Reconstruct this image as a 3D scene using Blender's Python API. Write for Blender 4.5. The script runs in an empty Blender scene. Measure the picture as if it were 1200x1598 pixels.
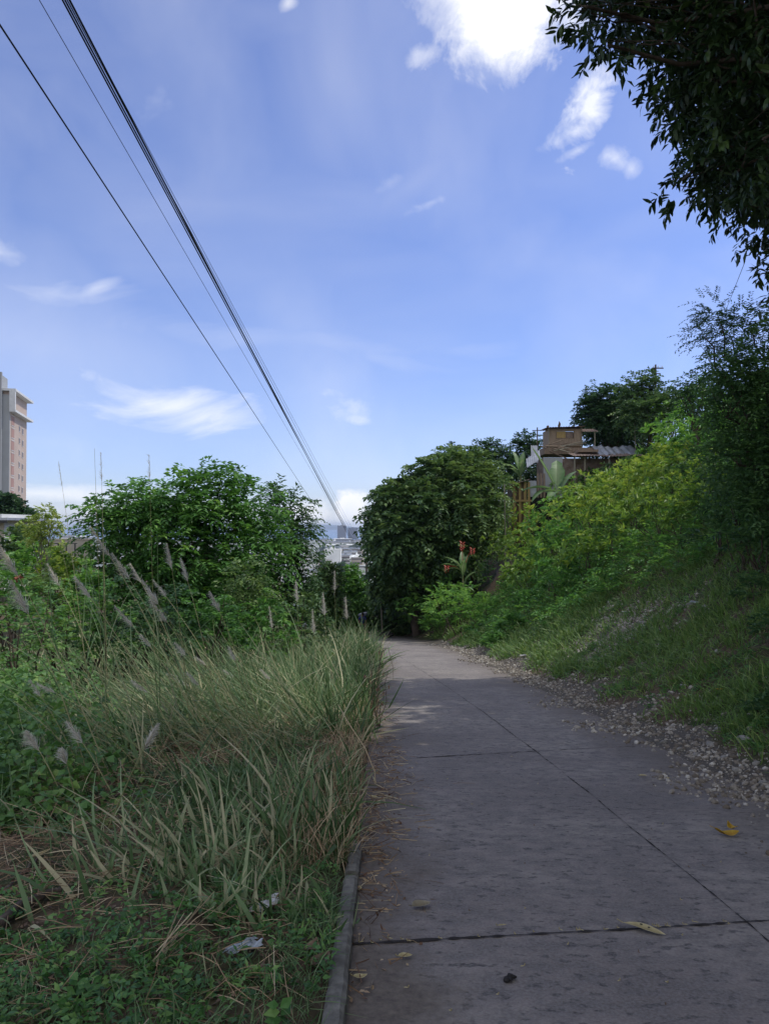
import bpy, math
import numpy as np
from mathutils import Vector

# ------------------------------------------------------------------ basics
SC = bpy.context.scene
COL = SC.collection
R = math.radians
CAMZ = 1.6
PITCH = math.atan(23 / 1200.0)
rng = np.random.default_rng(11)


def ray(px, py):
    cx, cy = (px - 600) / 1200.0, (799 - py) / 1200.0
    yy = math.cos(PITCH) - cy * math.sin(PITCH)
    zz = math.sin(PITCH) + cy * math.cos(PITCH)
    return cx / yy, zz / yy


def P(px, py, Y):
    a, b = ray(px, py)
    return np.array([a * Y, Y, CAMZ + b * Y])


def sst(a, b, x):
    t = np.clip((np.asarray(x, float) - a) / (b - a), 0, 1)
    return t * t * (3 - 2 * t)


def _h(ix, iy):
    n = (ix.astype(np.int64) * 374761393 + iy.astype(np.int64) * 668265263) & 0x7fffffff
    n = ((n ^ (n >> 13)) * 1274126177) & 0x7fffffff
    n = n ^ (n >> 16)
    return (n & 0xffff) / 65535.0


def vnoise(x, y):
    x = np.asarray(x, float); y = np.asarray(y, float)
    ix, iy = np.floor(x), np.floor(y)
    fx, fy = x - ix, y - iy
    fx = fx * fx * (3 - 2 * fx); fy = fy * fy * (3 - 2 * fy)
    a, b = _h(ix, iy), _h(ix + 1, iy)
    c, d = _h(ix, iy + 1), _h(ix + 1, iy + 1)
    return (a + (b - a) * fx) * (1 - fy) + (c + (d - c) * fx) * fy


def fbm(x, y, o=3):
    v = 0; a = 0.5
    for i in range(o):
        v = v + a * vnoise(x * 2 ** i + 17 * i, y * 2 ** i - 9 * i); a *= .5
    return v / (1 - .5 ** o)


# ------------------------------------------------------------------ terrain
def cshift(y):
    y = np.minimum(np.asarray(y, float), 75)
    return np.where(y > 25, -((y - 25) / 35) ** 2 * 3, 0.0)


def zr(y):
    y = np.asarray(y, float)
    t = np.clip(y - 60, 0, 20)
    z = -0.114 * np.minimum(y, 60) - .114 * t - .005 * t * t - .314 * np.maximum(y - 80, 0)
    return np.maximum(z, -48.0)


def hill(d):
    d = np.maximum(d, 0)
    a = .42 * np.minimum(d, 4) + .065 * np.minimum(d, 4) ** 2
    b = .95 * np.clip(d - 4, 0, 10)
    c = .32 * np.clip(d - 14, 0, 60)
    return a + b + c


def xl(y):
    return -0.19 + cshift(y) + .12 * sst(8, 20, y) * (fbm(np.asarray(y) * .35, 3.1) - .5)


def xr(y):
    y = np.asarray(y, float)
    return 3.35 + cshift(y) + .5 * (fbm(y * .45, 8.3) - .5)


def ground(x, y):
    x = np.asarray(x, float); y = np.asarray(y, float)
    zroad = zr(y)
    e2 = xl(y) - x
    e1 = x - xr(y)
    far = sst(90, 130, y)
    # left
    bump = .10 * (fbm(x * .9, y * .9) - .5) + .05 * (fbm(x * 3, y * 3, 2) - .5)
    shelf = -1.3 - .02 * y + 1.3 * (fbm(x * .09, y * .09) - .5) - .42 * np.maximum(y - 95, 0)
    shelf = np.maximum(shelf, -48)
    w = sst(2.0, 8.0, e2)
    zl = (zroad + .055 + bump * sst(.1, .8, e2)) * (1 - w) + (shelf + bump) * w
    # right
    hb = zr(np.minimum(y, 70))
    f = 1 - sst(95, 215, y)
    hh = hill(e1 - .55)
    zrt = zroad * (1 - f) + hb * f + hh * f + sst(.1, 1, e1) * (bump * 1.6 + .5 * sst(2, 6, e1) * (fbm(x * .35, y * .35) - .5))
    zrt = zrt - 2.1 * np.exp(-((x - 15.5) / 4.5) ** 2 - ((y - 52) / 8) ** 2)
    zrt = np.maximum(np.where(y > 75, np.minimum(zrt, 60), zrt), -48)
    base = zroad - .05
    z = base + 0 * x
    z = np.where(e2 > 0, base + (zl - base) * sst(0, .1, e2), z)
    z = np.where(e1 > -.2, base + (zrt + .03 - base) * sst(-.2, .15, e1), z)
    return np.maximum(z, -48.6)


def G(px, py, y0=2.0, y1=200.0):
    """point of the ground seen at this pixel"""
    a, b = ray(px, py)
    ys = np.arange(y0, y1, .05)
    hit = (CAMZ + b * ys) < ground(a * ys, ys)
    i = int(np.argmax(hit)) if hit.any() else len(ys) - 1
    Y = ys[i]
    return np.array([a * Y, Y, float(ground(a * Y, Y))])


def gz(x, y):
    return float(ground(x, y))


# ------------------------------------------------------------------ mesh builder
class MB:
    def __init__(s):
        s.v = []; s.t = []; s.f = []; s.m = []; s.n = 0

    def add(s, v, faces, tint=.5, mi=0):
        v = np.asarray(v, float).reshape(-1, 3)
        faces = np.asarray(faces, int)
        s.v.append(v)
        s.t.append(np.broadcast_to(np.asarray(tint, float), (len(v),)).copy())
        s.f.append(faces + s.n); s.m.append(np.full(len(faces), mi))
        s.n += len(v)

    def box(s, lo, hi, tint=.5, mi=0, M=None):
        x0, y0, z0 = lo; x1, y1, z1 = hi
        v = np.array([[x0, y0, z0], [x1, y0, z0], [x1, y1, z0], [x0, y1, z0], [x0, y0, z1], [x1, y0, z1], [x1, y1, z1], [x0, y1, z1]])
        if M is not None: v = M(v)
        s.add(v, [[0, 3, 2, 1], [4, 5, 6, 7], [0, 1, 5, 4], [1, 2, 6, 5], [2, 3, 7, 6], [3, 0, 4, 7]], tint, mi)

    def tube(s, pts, rad, n=7, tint=.5, mi=0, cap=True):
        pts = np.asarray(pts, float); k = len(pts)
        rad = np.broadcast_to(np.asarray(rad, float), (k,))
        tan = np.gradient(pts, axis=0)
        tan /= np.linalg.norm(tan, axis=1)[:, None] + 1e-9
        up = np.array([0, 0, 1.0]) if abs(tan[:, 2]).mean() < .9 else np.array([1.0, 0, 0])
        a = np.cross(tan, up); a /= np.linalg.norm(a, axis=1)[:, None] + 1e-9
        b = np.cross(tan, a)
        th = np.arange(n) * 2 * math.pi / n
        v = pts[:, None] + rad[:, None, None] * (np.cos(th)[None, :, None] * a[:, None] + np.sin(th)[None, :, None] * b[:, None])
        i, j = np.meshgrid(np.arange(k - 1), np.arange(n), indexing='ij')
        f = np.stack([i * n + j, i * n + (j + 1) % n, (i + 1) * n + (j + 1) % n, (i + 1) * n + j], -1).reshape(-1, 4)
        v = v.reshape(-1, 3)
        s.add(v, f, tint, mi)
        if cap:
            for e, r0 in ((0, 0), (k - 1, (k - 1) * n)):
                vv = np.vstack([v[r0:r0 + n], pts[e:e + 1]])
                s.add(vv, [[q, (q + 1) % n, n] if e else [(q + 1) % n, q, n] for q in range(n)], tint, mi)

    def build(s, name, mats, parent=None, smooth=False, loc=None):
        me = bpy.data.meshes.new(name)
        v = np.vstack(s.v); t = np.concatenate(s.t)
        if loc is not None: v = v - np.asarray(loc)
        lv, lt, mi = [], [], []
        for f, m in zip(s.f, s.m):
            if len(f) == 0: continue
            lv.append(f.ravel()); lt.append(np.full(len(f), f.shape[1])); mi.append(m)
        lv = np.concatenate(lv); lt = np.concatenate(lt); mi = np.concatenate(mi)
        me.vertices.add(len(v)); me.vertices.foreach_set('co', v.astype(np.float32).ravel())
        me.loops.add(len(lv)); me.loops.foreach_set('vertex_index', lv.astype(np.int32))
        me.polygons.add(len(lt))
        me.polygons.foreach_set('loop_start', np.concatenate([[0], np.cumsum(lt)[:-1]]).astype(np.int32))
        me.polygons.foreach_set('loop_total', lt.astype(np.int32))
        me.polygons.foreach_set('material_index', mi.astype(np.int32))
        me.polygons.foreach_set('use_smooth', np.full(len(lt), bool(smooth)))
        at = me.attributes.new('tint', 'FLOAT', 'POINT'); at.data.foreach_set('value', t.astype(np.float32))
        me.update(calc_edges=True); me.validate()
        for m in (mats if isinstance(mats, (list, tuple)) else [mats]): me.materials.append(m)
        o = bpy.data.objects.new(name, me); COL.objects.link(o)
        if loc is not None and parent is None: o.location = [float(q) for q in loc]
        if parent is not None: o.parent = parent
        return o


def tag(o, label=None, cat=None, group=None, kind=None):
    if label: o['label'] = label
    if cat: o['category'] = cat
    if group: o['group'] = group
    if kind: o['kind'] = kind
    return o


def thing(name, label, cat, loc=(0, 0, 0), group=None, rz=0):
    o = bpy.data.objects.new(name, None); COL.objects.link(o)
    o.empty_display_size = .2
    o.location = [float(q) for q in loc]; o.rotation_euler = (0, 0, rz)
    return tag(o, label, cat, group)


def dup(root, loc, rz=0, sc=1, label=None, group=None):
    r = root.copy(); COL.objects.link(r); r.location = [float(q) for q in loc]; r.rotation_euler = (0, 0, rz); r.scale = (sc, sc, sc)
    if label: r['label'] = label
    if group: r['group'] = group
    for ch in list(root.children):
        c = ch.copy(); COL.objects.link(c); c.parent = r
        for g in list(ch.children):
            q = g.copy(); COL.objects.link(q); q.parent = c
    return r


def nrm(a):
    return a / (np.linalg.norm(a, axis=-1, keepdims=True) + 1e-9)


UP = np.array([0, 0, 1.0])


# ------------------------------------------------------------------ leaves
def leaf_cards(mb, c, a, n, L, W, tint, shape='rhomb', mi=0, droop=.18):
    N = len(c)
    L = np.broadcast_to(L, (N,))[:, None]; W = np.broadcast_to(W, (N,))[:, None]
    a = nrm(a); s = nrm(np.cross(a, n)); n = np.cross(s, a)
    tint = np.broadcast_to(tint, (N,))
    i = np.arange(N)[:, None]
    if shape == 'rhomb':
        v = np.stack([c, c + a * L * .45 + s * W * .5 + n * L * .05, c + a * L - n * L * droop, c + a * L * .45 - s * W * .5 + n * L * .05], 1)
        mb.add(v.reshape(-1, 3), i * 4 + np.array([[0, 1, 2, 3]]), np.repeat(tint, 4), mi)
    elif shape == 'fold':
        v = np.stack([c, c + a * L * .42 + s * W * .5 + n * L * .07, c + a * L - n * L * droop, c + a * L * .42 - s * W * .5 + n * L * .07, c + a * L * .5], 1)
        mb.add(v.reshape(-1, 3), np.vstack([i * 5 + np.array([[0, 1, 2, 4]]), i * 5 + np.array([[0, 4, 2, 3]])]), np.repeat(tint, 5), mi)
    else:
        k = [(0, 0, 0), (.22, .78, .03), (.55, 1, .02), (.82, .5, -.06)]
        vs = [c]
        for (q, w, h) in k[1:]:
            vs += [c + a * L * q + s * W * .5 * w + n * L * (h - droop * q * q), c + a * L * q - s * W * .5 * w + n * L * (h - droop * q * q)]
        vs.append(c + a * L - n * L * (droop + .04))
        v = np.stack(vs, 1)
        mb.add(v.reshape(-1, 3), np.vstack([i * 8 + np.array([[1, 3, 4, 2]]), i * 8 + np.array([[3, 5, 6, 4]])]), np.repeat(tint, 8), mi)
        mb.add(v.reshape(-1, 3), np.vstack([i * 8 + np.array([[0, 1, 2]]), i * 8 + np.array([[5, 7, 6]])]), np.repeat(tint, 8), mi)


def sprays(mb, p, o, K, TL, L, W, rg, shape='rhomb', droop=.5, side=.9, tint0=.5, tvar=.3, mi=0, whorl=False, ldroop=.18, stem=0, smi=1, flat=.5):
    """twigs of K leaves from points p along directions o"""
    N = len(p); o = nrm(o)
    TL = np.broadcast_to(TL, (N,)); tw = np.clip(tint0 + rg.normal(0, tvar * .6, N), 0, 1)
    lat = nrm(np.cross(o, UP + rg.normal(0, .15, (N, 3))))
    nn = np.cross(lat, o)
    for k in range(K):
        t = (k + .6) / K
        pos = p + o * (TL * t)[:, None] - UP * (TL * droop * t * t)[:, None]
        if whorl:
            pos = p + o * (TL * (.55 + .45 * t))[:, None] - UP * (TL * droop * .3 * t * t)[:, None]
            ang = rg.uniform(0, 6.283, N)
            sd = lat * np.cos(ang)[:, None] + nn * np.sin(ang)[:, None]
        else:
            sd = lat * (1 if k % 2 else -1)
        dirv = nrm(o * (1 - side * .55) + sd * side - UP * (droop * t * .9) + rg.normal(0, .18, (N, 3)))
        nv = nrm(nn * (1 - flat) + UP * flat + rg.normal(0, .3, (N, 3)))
        l = L * rg.uniform(.7, 1.15, N) * (1 - .35 * abs(t - .45))
        leaf_cards(mb, pos, dirv, nv, l, W * l / L, np.clip(tw + rg.normal(0, tvar * .5, N), 0, 1), shape, mi, ldroop)


def ribbons(mb, base, d, bend, Hh, W, seg, tint, mi=0, tipw=.12):
    """grass blades: base points, start direction d, bend vector (m), lengths"""
    N = len(base); d = nrm(d)
    Hh = np.broadcast_to(Hh, (N,)); W = np.broadcast_to(W, (N,))
    s = nrm(np.cross(d, bend + np.array([.01, .02, .003])))
    rows = []
    for k in range(seg + 1):
        t = k / seg
        c = base + d * (Hh * t)[:, None] + bend * (t * t)
        w = W * (tipw + (1 - tipw) * (1 - t ** 1.8)) * .5 * (1 if k else .7)
        rows += [c + s * w[:, None], c - s * w[:, None]]
    v = np.stack(rows, 1)
    m = 2 * (seg + 1)
    i = np.arange(N)[:, None] * m
    f = np.vstack([i + np.array([[2 * k, 2 * k + 1, 2 * k + 3, 2 * k + 2]]) for k in range(seg)])
    mb.add(v.reshape(-1, 3), f, np.repeat(np.broadcast_to(tint, (N,)), m), mi)
# ------------------------------------------------------------------ materials
class NT:
    def __init__(s, tree): s.t = tree
    def n(s, kind, **kw):
        o = s.t.nodes.new(kind)
        for k, v in kw.items():
            if k.startswith('i_'):
                o.inputs[int(k[2:]) if k[2:].isdigit() else k[2:].replace('_', ' ')].default_value = v
            else: setattr(o, k, v)
        return o
    def l(s, a, b): s.t.links.new(a, b)
    def math(s, op, a, b=None, c=None, clamp=False):
        o = s.n('ShaderNodeMath', operation=op, use_clamp=clamp)
        for i, x in enumerate((a, b, c)):
            if x is None: continue
            if hasattr(x, 'default_value') or hasattr(x, 'links'): s.l(x, o.inputs[i])
            else: o.inputs[i].default_value = x
        return o.outputs[0]
    def ramp(s, fac, stops, interp='LINEAR'):
        o = s.n('ShaderNodeValToRGB'); e = o.color_ramp; e.interpolation = interp
        while len(e.elements) < len(stops): e.elements.new(.5)
        for q, (p, c) in zip(e.elements, stops):
            q.position = p; q.color = (*c, 1) if len(c) == 3 else c
        s.l(fac, o.inputs[0]); return o.outputs[0]
    def mix(s, f, a, b, mode='MIX'):
        o = s.n('ShaderNodeMix', data_type='RGBA', blend_type=mode)
        for i, x in ((0, f), (6, a), (7, b)):
            if hasattr(x, 'links'): s.l(x, o.inputs[i])
            elif i == 0: o.inputs[0].default_value = x
            else: o.inputs[i].default_value = (*x, 1)
        return o.outputs[2]
    def noise(s, vec, scale, detail=4, rough=.55, dist=0):
        o = s.n('ShaderNodeTexNoise'); o.inputs['Scale'].default_value = scale
        o.inputs['Detail'].default_value = detail; o.inputs['Roughness'].default_value = rough; o.inputs['Distortion'].default_value = dist
        if vec is not None: s.l(vec, o.inputs['Vector'])
        return o.outputs['Fac']


def newmat(name):
    m = bpy.data.materials.new(name); m.use_nodes = True
    return m, NT(m.node_tree), m.node_tree.nodes['Principled BSDF']


def leafmat(name, stops, trans=.3, rough=.5, spec=.35, nscale=.0):
    m, t, b = newmat(name)
    a = t.n('ShaderNodeAttribute', attribute_name='tint')
    c = t.ramp(a.outputs['Fac'], stops)
    if nscale:
        g = t.n('ShaderNodeNewGeometry')
        f = t.noise(g.outputs['Position'], nscale, 3)
        c = t.mix(t.math('MULTIPLY', f, .5), c, [q * .75 for q in stops[-1][1]])
    t.l(c, b.inputs['Base Color']); b.inputs['Roughness'].default_value = rough
    b.inputs['Specular IOR Level'].default_value = spec
    if trans:
        tr = t.n('ShaderNodeBsdfTranslucent'); mx = t.n('ShaderNodeMixShader'); mx.inputs[0].default_value = trans
        hs = t.n('ShaderNodeHueSaturation'); hs.inputs['Value'].default_value = 1.5; hs.inputs['Saturation'].default_value = 1.1; hs.inputs['Hue'].default_value = .485
        t.l(c, hs.inputs['Color']); t.l(hs.outputs[0], tr.inputs['Color'])
        t.l(b.outputs[0], mx.inputs[1]); t.l(tr.outputs[0], mx.inputs[2])
        t.l(mx.outputs[0], m.node_tree.nodes['Material Output'].inputs['Surface'])
    return m


def plain(name, col, rough=.7, metal=0, var=.25, scale=6, bump=.2, dark=None, stretch=None, spec=.3):
    """weathered surface: base colour broken up by two noises and a bump"""
    m, t, b = newmat(name)
    tc = t.n('ShaderNodeTexCoord'); v = tc.outputs['Object']
    if stretch:
        mp = t.n('ShaderNodeMapping'); mp.inputs['Scale'].default_value = stretch; t.l(v, mp.inputs['Vector']); v = mp.outputs[0]
    f = t.noise(v, scale, 6, .65); f2 = t.noise(v, scale * .23, 3)
    dk = dark or [q * (1 - var * 1.6) for q in col]
    c = t.ramp(f, [(.3, dk), (.62, col), (.8, [min(1, q * (1 + var * .5)) for q in col])])
    c = t.mix(t.math('MULTIPLY', t.ramp(f2, [(.45, (0, 0, 0)), (.7, (1, 1, 1))]), .55), c, dk)
    t.l(c, b.inputs['Base Color']); b.inputs['Roughness'].default_value = rough; b.inputs['Metallic'].default_value = metal
    b.inputs['Specular IOR Level'].default_value = spec
    if bump:
        bp = t.n('ShaderNodeBump'); bp.inputs['Strength'].default_value = bump; bp.inputs['Distance'].default_value = .02
        t.l(f, bp.inputs['Height']); t.l(bp.outputs[0], b.inputs['Normal'])
    return m


M = {}
M['mango'] = leafmat('mango_leaf', [(0, (.014, .030, .012)), (.6, (.030, .062, .020)), (1, (.070, .120, .030))], .16, .42, .35)
M['dark'] = leafmat('dark_leaf', [(0, (.024, .060, .026)), (.55, (.052, .120, .042)), (1, (.110, .21, .060))], .28)
M['broad'] = leafmat('broad_leaf', [(0, (.030, .065, .026)), (.55, (.066, .135, .044)), (1, (.17, .26, .075))], .25)
M['green'] = leafmat('green_leaf', [(0, (.045, .115, .032)), (.55, (.10, .25, .055)), (1, (.21, .39, .08))], .34)
M['yellow'] = leafmat('yellow_green_leaf', [(0, (.075, .155, .034)), (.5, (.175, .30, .055)), (1, (.36, .45, .09))], .36)
M['pale'] = leafmat('pale_yellow_leaf', [(0, (.12, .20, .04)), (.5, (.28, .37, .09)), (1, (.50, .53, .19))], .35)
M['vine'] = leafmat('vine_leaf', [(0, (.055, .125, .036)), (.55, (.11, .24, .06)), (1, (.24, .36, .10))], .3)
M['weed'] = leafmat('weed_leaf', [(0, (.045, .12, .035)), (.55, (.095, .23, .06)), (1, (.22, .36, .10))], .3)
M['grass'] = leafmat('grass_blade', [(0, (.05, .095, .032)), (.4, (.115, .195, .075)), (.7, (.22, .31, .15)), (1, (.50, .46, .28))], .3, .55, .3)
M['slopegrass'] = leafmat('slope_grass', [(0, (.07, .135, .036)), (.5, (.14, .25, .062)), (1, (.32, .38, .13))], .3)
M['straw'] = leafmat('dry_straw', [(0, (.10, .055, .036)), (.35, (.24, .15, .09)), (.7, (.44, .33, .20)), (1, (.62, .53, .35))], .1, .7, .2)
M['plume'] = leafmat('plume_fluff', [(0, (.42, .40, .34)), (1, (.74, .71, .63))], .4, .8, .1)
M['stalk'] = leafmat('grass_stalk', [(0, (.10, .13, .05)), (.6, (.28, .28, .13)), (1, (.46, .42, .24))], .05, .6, .3)
M['banana'] = leafmat('banana_leaf', [(0, (.050, .115, .035)), (.5, (.10, .20, .06)), (1, (.26, .34, .17))], .35, .4, .45)
M['bract'] = leafmat('red_bract', [(0, (.36, .035, .025)), (1, (.58, .13, .07))], .25, .45, .4)
M['yellowleaf'] = leafmat('fallen_yellow_leaf', [(0, (.34, .19, .015)), (1, (.62, .43, .04))], .2, .5, .3, 0)
M['drypale'] = leafmat('fallen_pale_leaf', [(0, (.34, .28, .13)), (1, (.58, .52, .30))], .15, .6, .3)
M['drybrown'] = leafmat('fallen_brown_leaf', [(0, (.13, .085, .06)), (1, (.28, .20, .13))], .1, .7, .3)
M['bark'] = plain('bark', (.115, .088, .066), .9, 0, .4, 9, .8, stretch=(1, 1, .25))
M['barkpale'] = plain('pale_bark', (.22, .20, .16), .9, 0, .35, 9, .7, stretch=(1, 1, .25))
M['deadwood'] = plain('dead_wood', (.14, .11, .085), .9, 0, .4, 14, .8)
M['rock'] = plain('limestone', (.36, .34, .30), .9, 0, .32, 7, .6)
M['pebble'] = plain('pebble_stone', (.32, .30, .26), .9, 0, .4, 2.2, .4)
M['concretewall'] = plain('painted_concrete', (.46, .42, .34), .85, 0, .18, .8, .1)
M['wire'] = plain('black_cable', (.012, .013, .018), .6, 0, .1, 3, 0)
M['bamboo'] = plain('weathered_bamboo', (.30, .27, .20), .7, 0, .25, 5, .2, stretch=(1, 1, .3))
M['plank'] = plain('weathered_plank', (.30, .225, .16), .85, 0, .3, 4, .4, stretch=(6, 6, .35))
M['plywood'] = plain('plywood', (.33, .25, .175), .8, 0, .22, 3, .15, stretch=(3, 3, .6))
M['plankyellow'] = plain('yellowed_post', (.42, .30, .12), .8, 0, .25, 5, .3, stretch=(5, 5, .4))
M['plankdark'] = plain('brown_plank', (.17, .115, .065), .85, 0, .3, 5, .4, stretch=(6, 6, .4))
M['tin'] = plain('roofing_tin', (.50, .52, .56), .45, .55, .25, 2.5, .1)
M['rust'] = plain('rusty_tin', (.30, .24, .20), .7, .25, .35, 3, .25, dark=(.13, .075, .05))
M['shade_black'] = plain('unlit_interior', (.02, .018, .016), .95, 0, .2, 3, 0)
M['whitepaint'] = plain('white_paint', (.68, .68, .66), .75, 0, .12, 1.2, .05)
M['greypaint'] = plain('grey_facade', (.36, .37, .37), .85, 0, .10, .2, 0)
M['peach'] = plain('peach_facade', (.50, .395, .325), .85, 0, .10, .15, 0)
M['darkwin'] = plain('window_shade', (.16, .13, .125), .4, 0, .15, 1, 0, spec=.5)
M['peachdark'] = plain('recess_panel', (.40, .24, .20), .8, 0, .1, .6, 0)
M['cityblue'] = plain('blue_grey_tower', (.30, .32, .37), .6, 0, .08, .05, 0)
M['citywhite'] = plain('white_building', (.86, .85, .80), .8, 0, .1, .1, 0)
M['citygrey'] = plain('grey_roof', (.28, .30, .32), .8, 0, .2, .1, 0)
M['citytan'] = plain('tan_building', (.45, .38, .28), .8, 0, .15, .1, 0)
M['rail'] = plain('dark_rail', (.05, .05, .05), .6, .3, .1, 3, 0)
M['litter'] = plain('white_litter', (.66, .66, .66), .6, 0, .25, 20, .3)
M['bluelitter'] = plain('pale_blue_litter', (.40, .45, .50), .6, 0, .3, 20, .3)
M['shirt'] = plain('blue_cloth', (.045, .055, .26), .85, 0, .25, 12, .2)
M['bag'] = plain('pale_cloth', (.42, .44, .55), .85, 0, .25, 12, .2)
M['trouser'] = plain('dark_cloth', (.025, .028, .045), .9, 0, .25, 12, .2)
M['skin'] = plain('skin', (.26, .15, .10), .6, 0, .1, 8, 0)
M['hair'] = plain('black_hair', (.012, .011, .010), .6, 0, .2, 30, .3)
M['dung'] = plain('dark_scrap', (.035, .032, .03), .8, 0, .4, 60, .5)


def road_material():
    m, t, b = newmat('worn_concrete')
    g = t.n('ShaderNodeNewGeometry'); pos = g.outputs['Position']
    mp = t.n('ShaderNodeMapping'); mp.inputs['Scale'].default_value = (.8, 1.15, 1); t.l(pos, mp.inputs['Vector'])
    big = t.noise(pos, .55, 4, .6); mid = t.noise(mp.outputs[0], 7, 5, .7); fine = t.noise(pos, 70, 4, .7)
    spk = t.noise(mp.outputs[0], 17, 2, .5)
    c = t.ramp(big, [(.34, (.130, .106, .094)), (.5, (.205, .173, .154)), (.66, (.285, .250, .212))])
    c = t.mix(t.ramp(mid, [(.40, (.75, .75, .75)), (.60, (0, 0, 0))]), c, (.098, .086, .082))
    c = t.mix(t.ramp(spk, [(.58, (0, 0, 0)), (.67, (.95, .95, .95))]), c, (.046, .039, .039))
    c = t.mix(t.math('MULTIPLY', t.ramp(fine, [(.3, (0, 0, 0)), (.75, (1, 1, 1))]), .45), c, (.42, .40, .37))
    # dirt creeping from both sides
    sx = t.n('ShaderNodeSeparateXYZ'); t.l(pos, sx.inputs[0])
    attr = t.n('ShaderNodeAttribute', attribute_name='tint')      # 0 at left edge .. 1 at right edge of the slab
    e = t.math('ADD', attr.outputs['Fac'], t.math('MULTIPLY', t.math('SUBTRACT', t.noise(pos, 1.7, 6, .65), .5), .34))
    dirt = t.ramp(e, [(.02, (.9, .9, .9)), (.13, (0, 0, 0)), (.58, (0, 0, 0)), (.82, (.85, .85, .85))])
    c = t.mix(dirt, c, t.ramp(t.noise(pos, 24, 5, .7), [(.3, (.085, .068, .055)), (.7, (.19, .16, .125))]))
    t.l(c, b.inputs['Base Color']); b.inputs['Roughness'].default_value = .86; b.inputs['Specular IOR Level'].default_value = .25
    h = t.math('ADD', t.math('MULTIPLY', fine, .5), t.math('ADD', mid, t.math('MULTIPLY', spk, -.6)))
    bp = t.n('ShaderNodeBump'); bp.inputs['Strength'].default_value = .55; bp.inputs['Distance'].default_value = .012
    t.l(h, bp.inputs['Height']); t.l(bp.outputs[0], b.inputs['Normal'])
    return m


def ground_material():
    m, t, b = newmat('soil_and_grass')
    g = t.n('ShaderNodeNewGeometry'); pos = g.outputs['Position']
    n1 = t.noise(pos, .8, 5, .6); n2 = t.noise(pos, 9, 6, .7); n3 = t.noise(pos, 40, 4, .7)
    soil = t.ramp(n2, [(.3, (.045, .033, .022)), (.55, (.115, .083, .054)), (.75, (.22, .168, .115))])
    gr = t.ramp(n3, [(.3, (.018, .032, .010)), (.6, (.045, .072, .02)), (.8, (.085, .11, .036))])
    c = t.mix(t.ramp(n1, [(.42, (0, 0, 0)), (.6, (.85, .85, .85))]), soil, gr)
    a = t.n('ShaderNodeAttribute', attribute_name='tint')         # bare path / gravel strip
    path = t.ramp(n2, [(.3, (.13, .085, .055)), (.7, (.27, .19, .125))])
    grav = t.ramp(n3, [(.3, (.05, .042, .034)), (.55, (.12, .105, .085)), (.8, (.27, .25, .21))])
    c = t.mix(t.ramp(a.outputs['Fac'], [(.35, (0, 0, 0)), (.5, (1, 1, 1))]), c, grav)
    c = t.mix(t.ramp(a.outputs['Fac'], [(.75, (0, 0, 0)), (.9, (1, 1, 1))]), c, path)
    sx = t.n('ShaderNodeSeparateXYZ'); t.l(pos, sx.inputs[0])
    pl = t.math('MULTIPLY_ADD', sx.outputs['Z'], -.1, -3.6, True)  # the plain far below
    vor = t.n('ShaderNodeTexVoronoi'); vor.inputs['Scale'].default_value = .03; t.l(pos, vor.inputs['Vector'])
    sp = t.n('ShaderNodeSeparateColor'); t.l(vor.outputs['Color'], sp.inputs[0])
    city = t.ramp(sp.outputs[0], [(.1, (.10, .13, .08)), (.4, (.26, .26, .24)), (.6, (.45, .43, .38)), (.9, (.22, .25, .26))])
    c = t.mix(pl, c, city)
    t.l(c, b.inputs['Base Color']); b.inputs['Roughness'].default_value = .95; b.inputs['Specular IOR Level'].default_value = .15
    bp = t.n('ShaderNodeBump'); bp.inputs['Strength'].default_value = .7; bp.inputs['Distance'].default_value = .03
    t.l(n2, bp.inputs['Height']); t.l(bp.outputs[0], b.inputs['Normal'])
    return m


M['road'] = road_material(); M['ground'] = ground_material()
M['kerb'] = plain('kerb_concrete', (.225, .215, .185), .9, 0, .35, 14, .6)
M['joint'] = plain('joint_dirt', (.042, .035, .031), .95, 0, .4, 30, .5)
M['hills'] = plain('far_hills', (.10, .13, .14), .95, 0, .2, .001, 0)


def water_material():
    m, t, b = newmat('sea_water')
    b.inputs['Base Color'].default_value = (.05, .12, .22, 1); b.inputs['Roughness'].default_value = .25
    g = t.n('ShaderNodeNewGeometry'); bp = t.n('ShaderNodeBump'); bp.inputs['Strength'].default_value = .3; bp.inputs['Distance'].default_value = 2
    t.l(t.noise(g.outputs['Position'], .05, 4), bp.inputs['Height']); t.l(bp.outputs[0], b.inputs['Normal'])
    return m


M['water'] = water_material()
# ------------------------------------------------------------------ setting
def GR(px, py):
    """point of the road surface seen at this pixel"""
    a, b = ray(px, py)
    ys = np.arange(1.5, 90, .01)
    hit = (CAMZ + b * ys) < zr(ys)
    Y = ys[int(np.argmax(hit))]
    return np.array([a * Y, Y, float(zr(Y))])


def axis(lo, hi, step, out_lo, out_hi, g):
    c = list(np.arange(lo, hi + 1e-6, step)); s = step
    while c[-1] < out_hi: s *= g; c.append(c[-1] + s)
    s = step
    while c[0] > out_lo: s *= g; c.insert(0, c[0] - s)
    return np.array(c)


PATH = None


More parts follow.
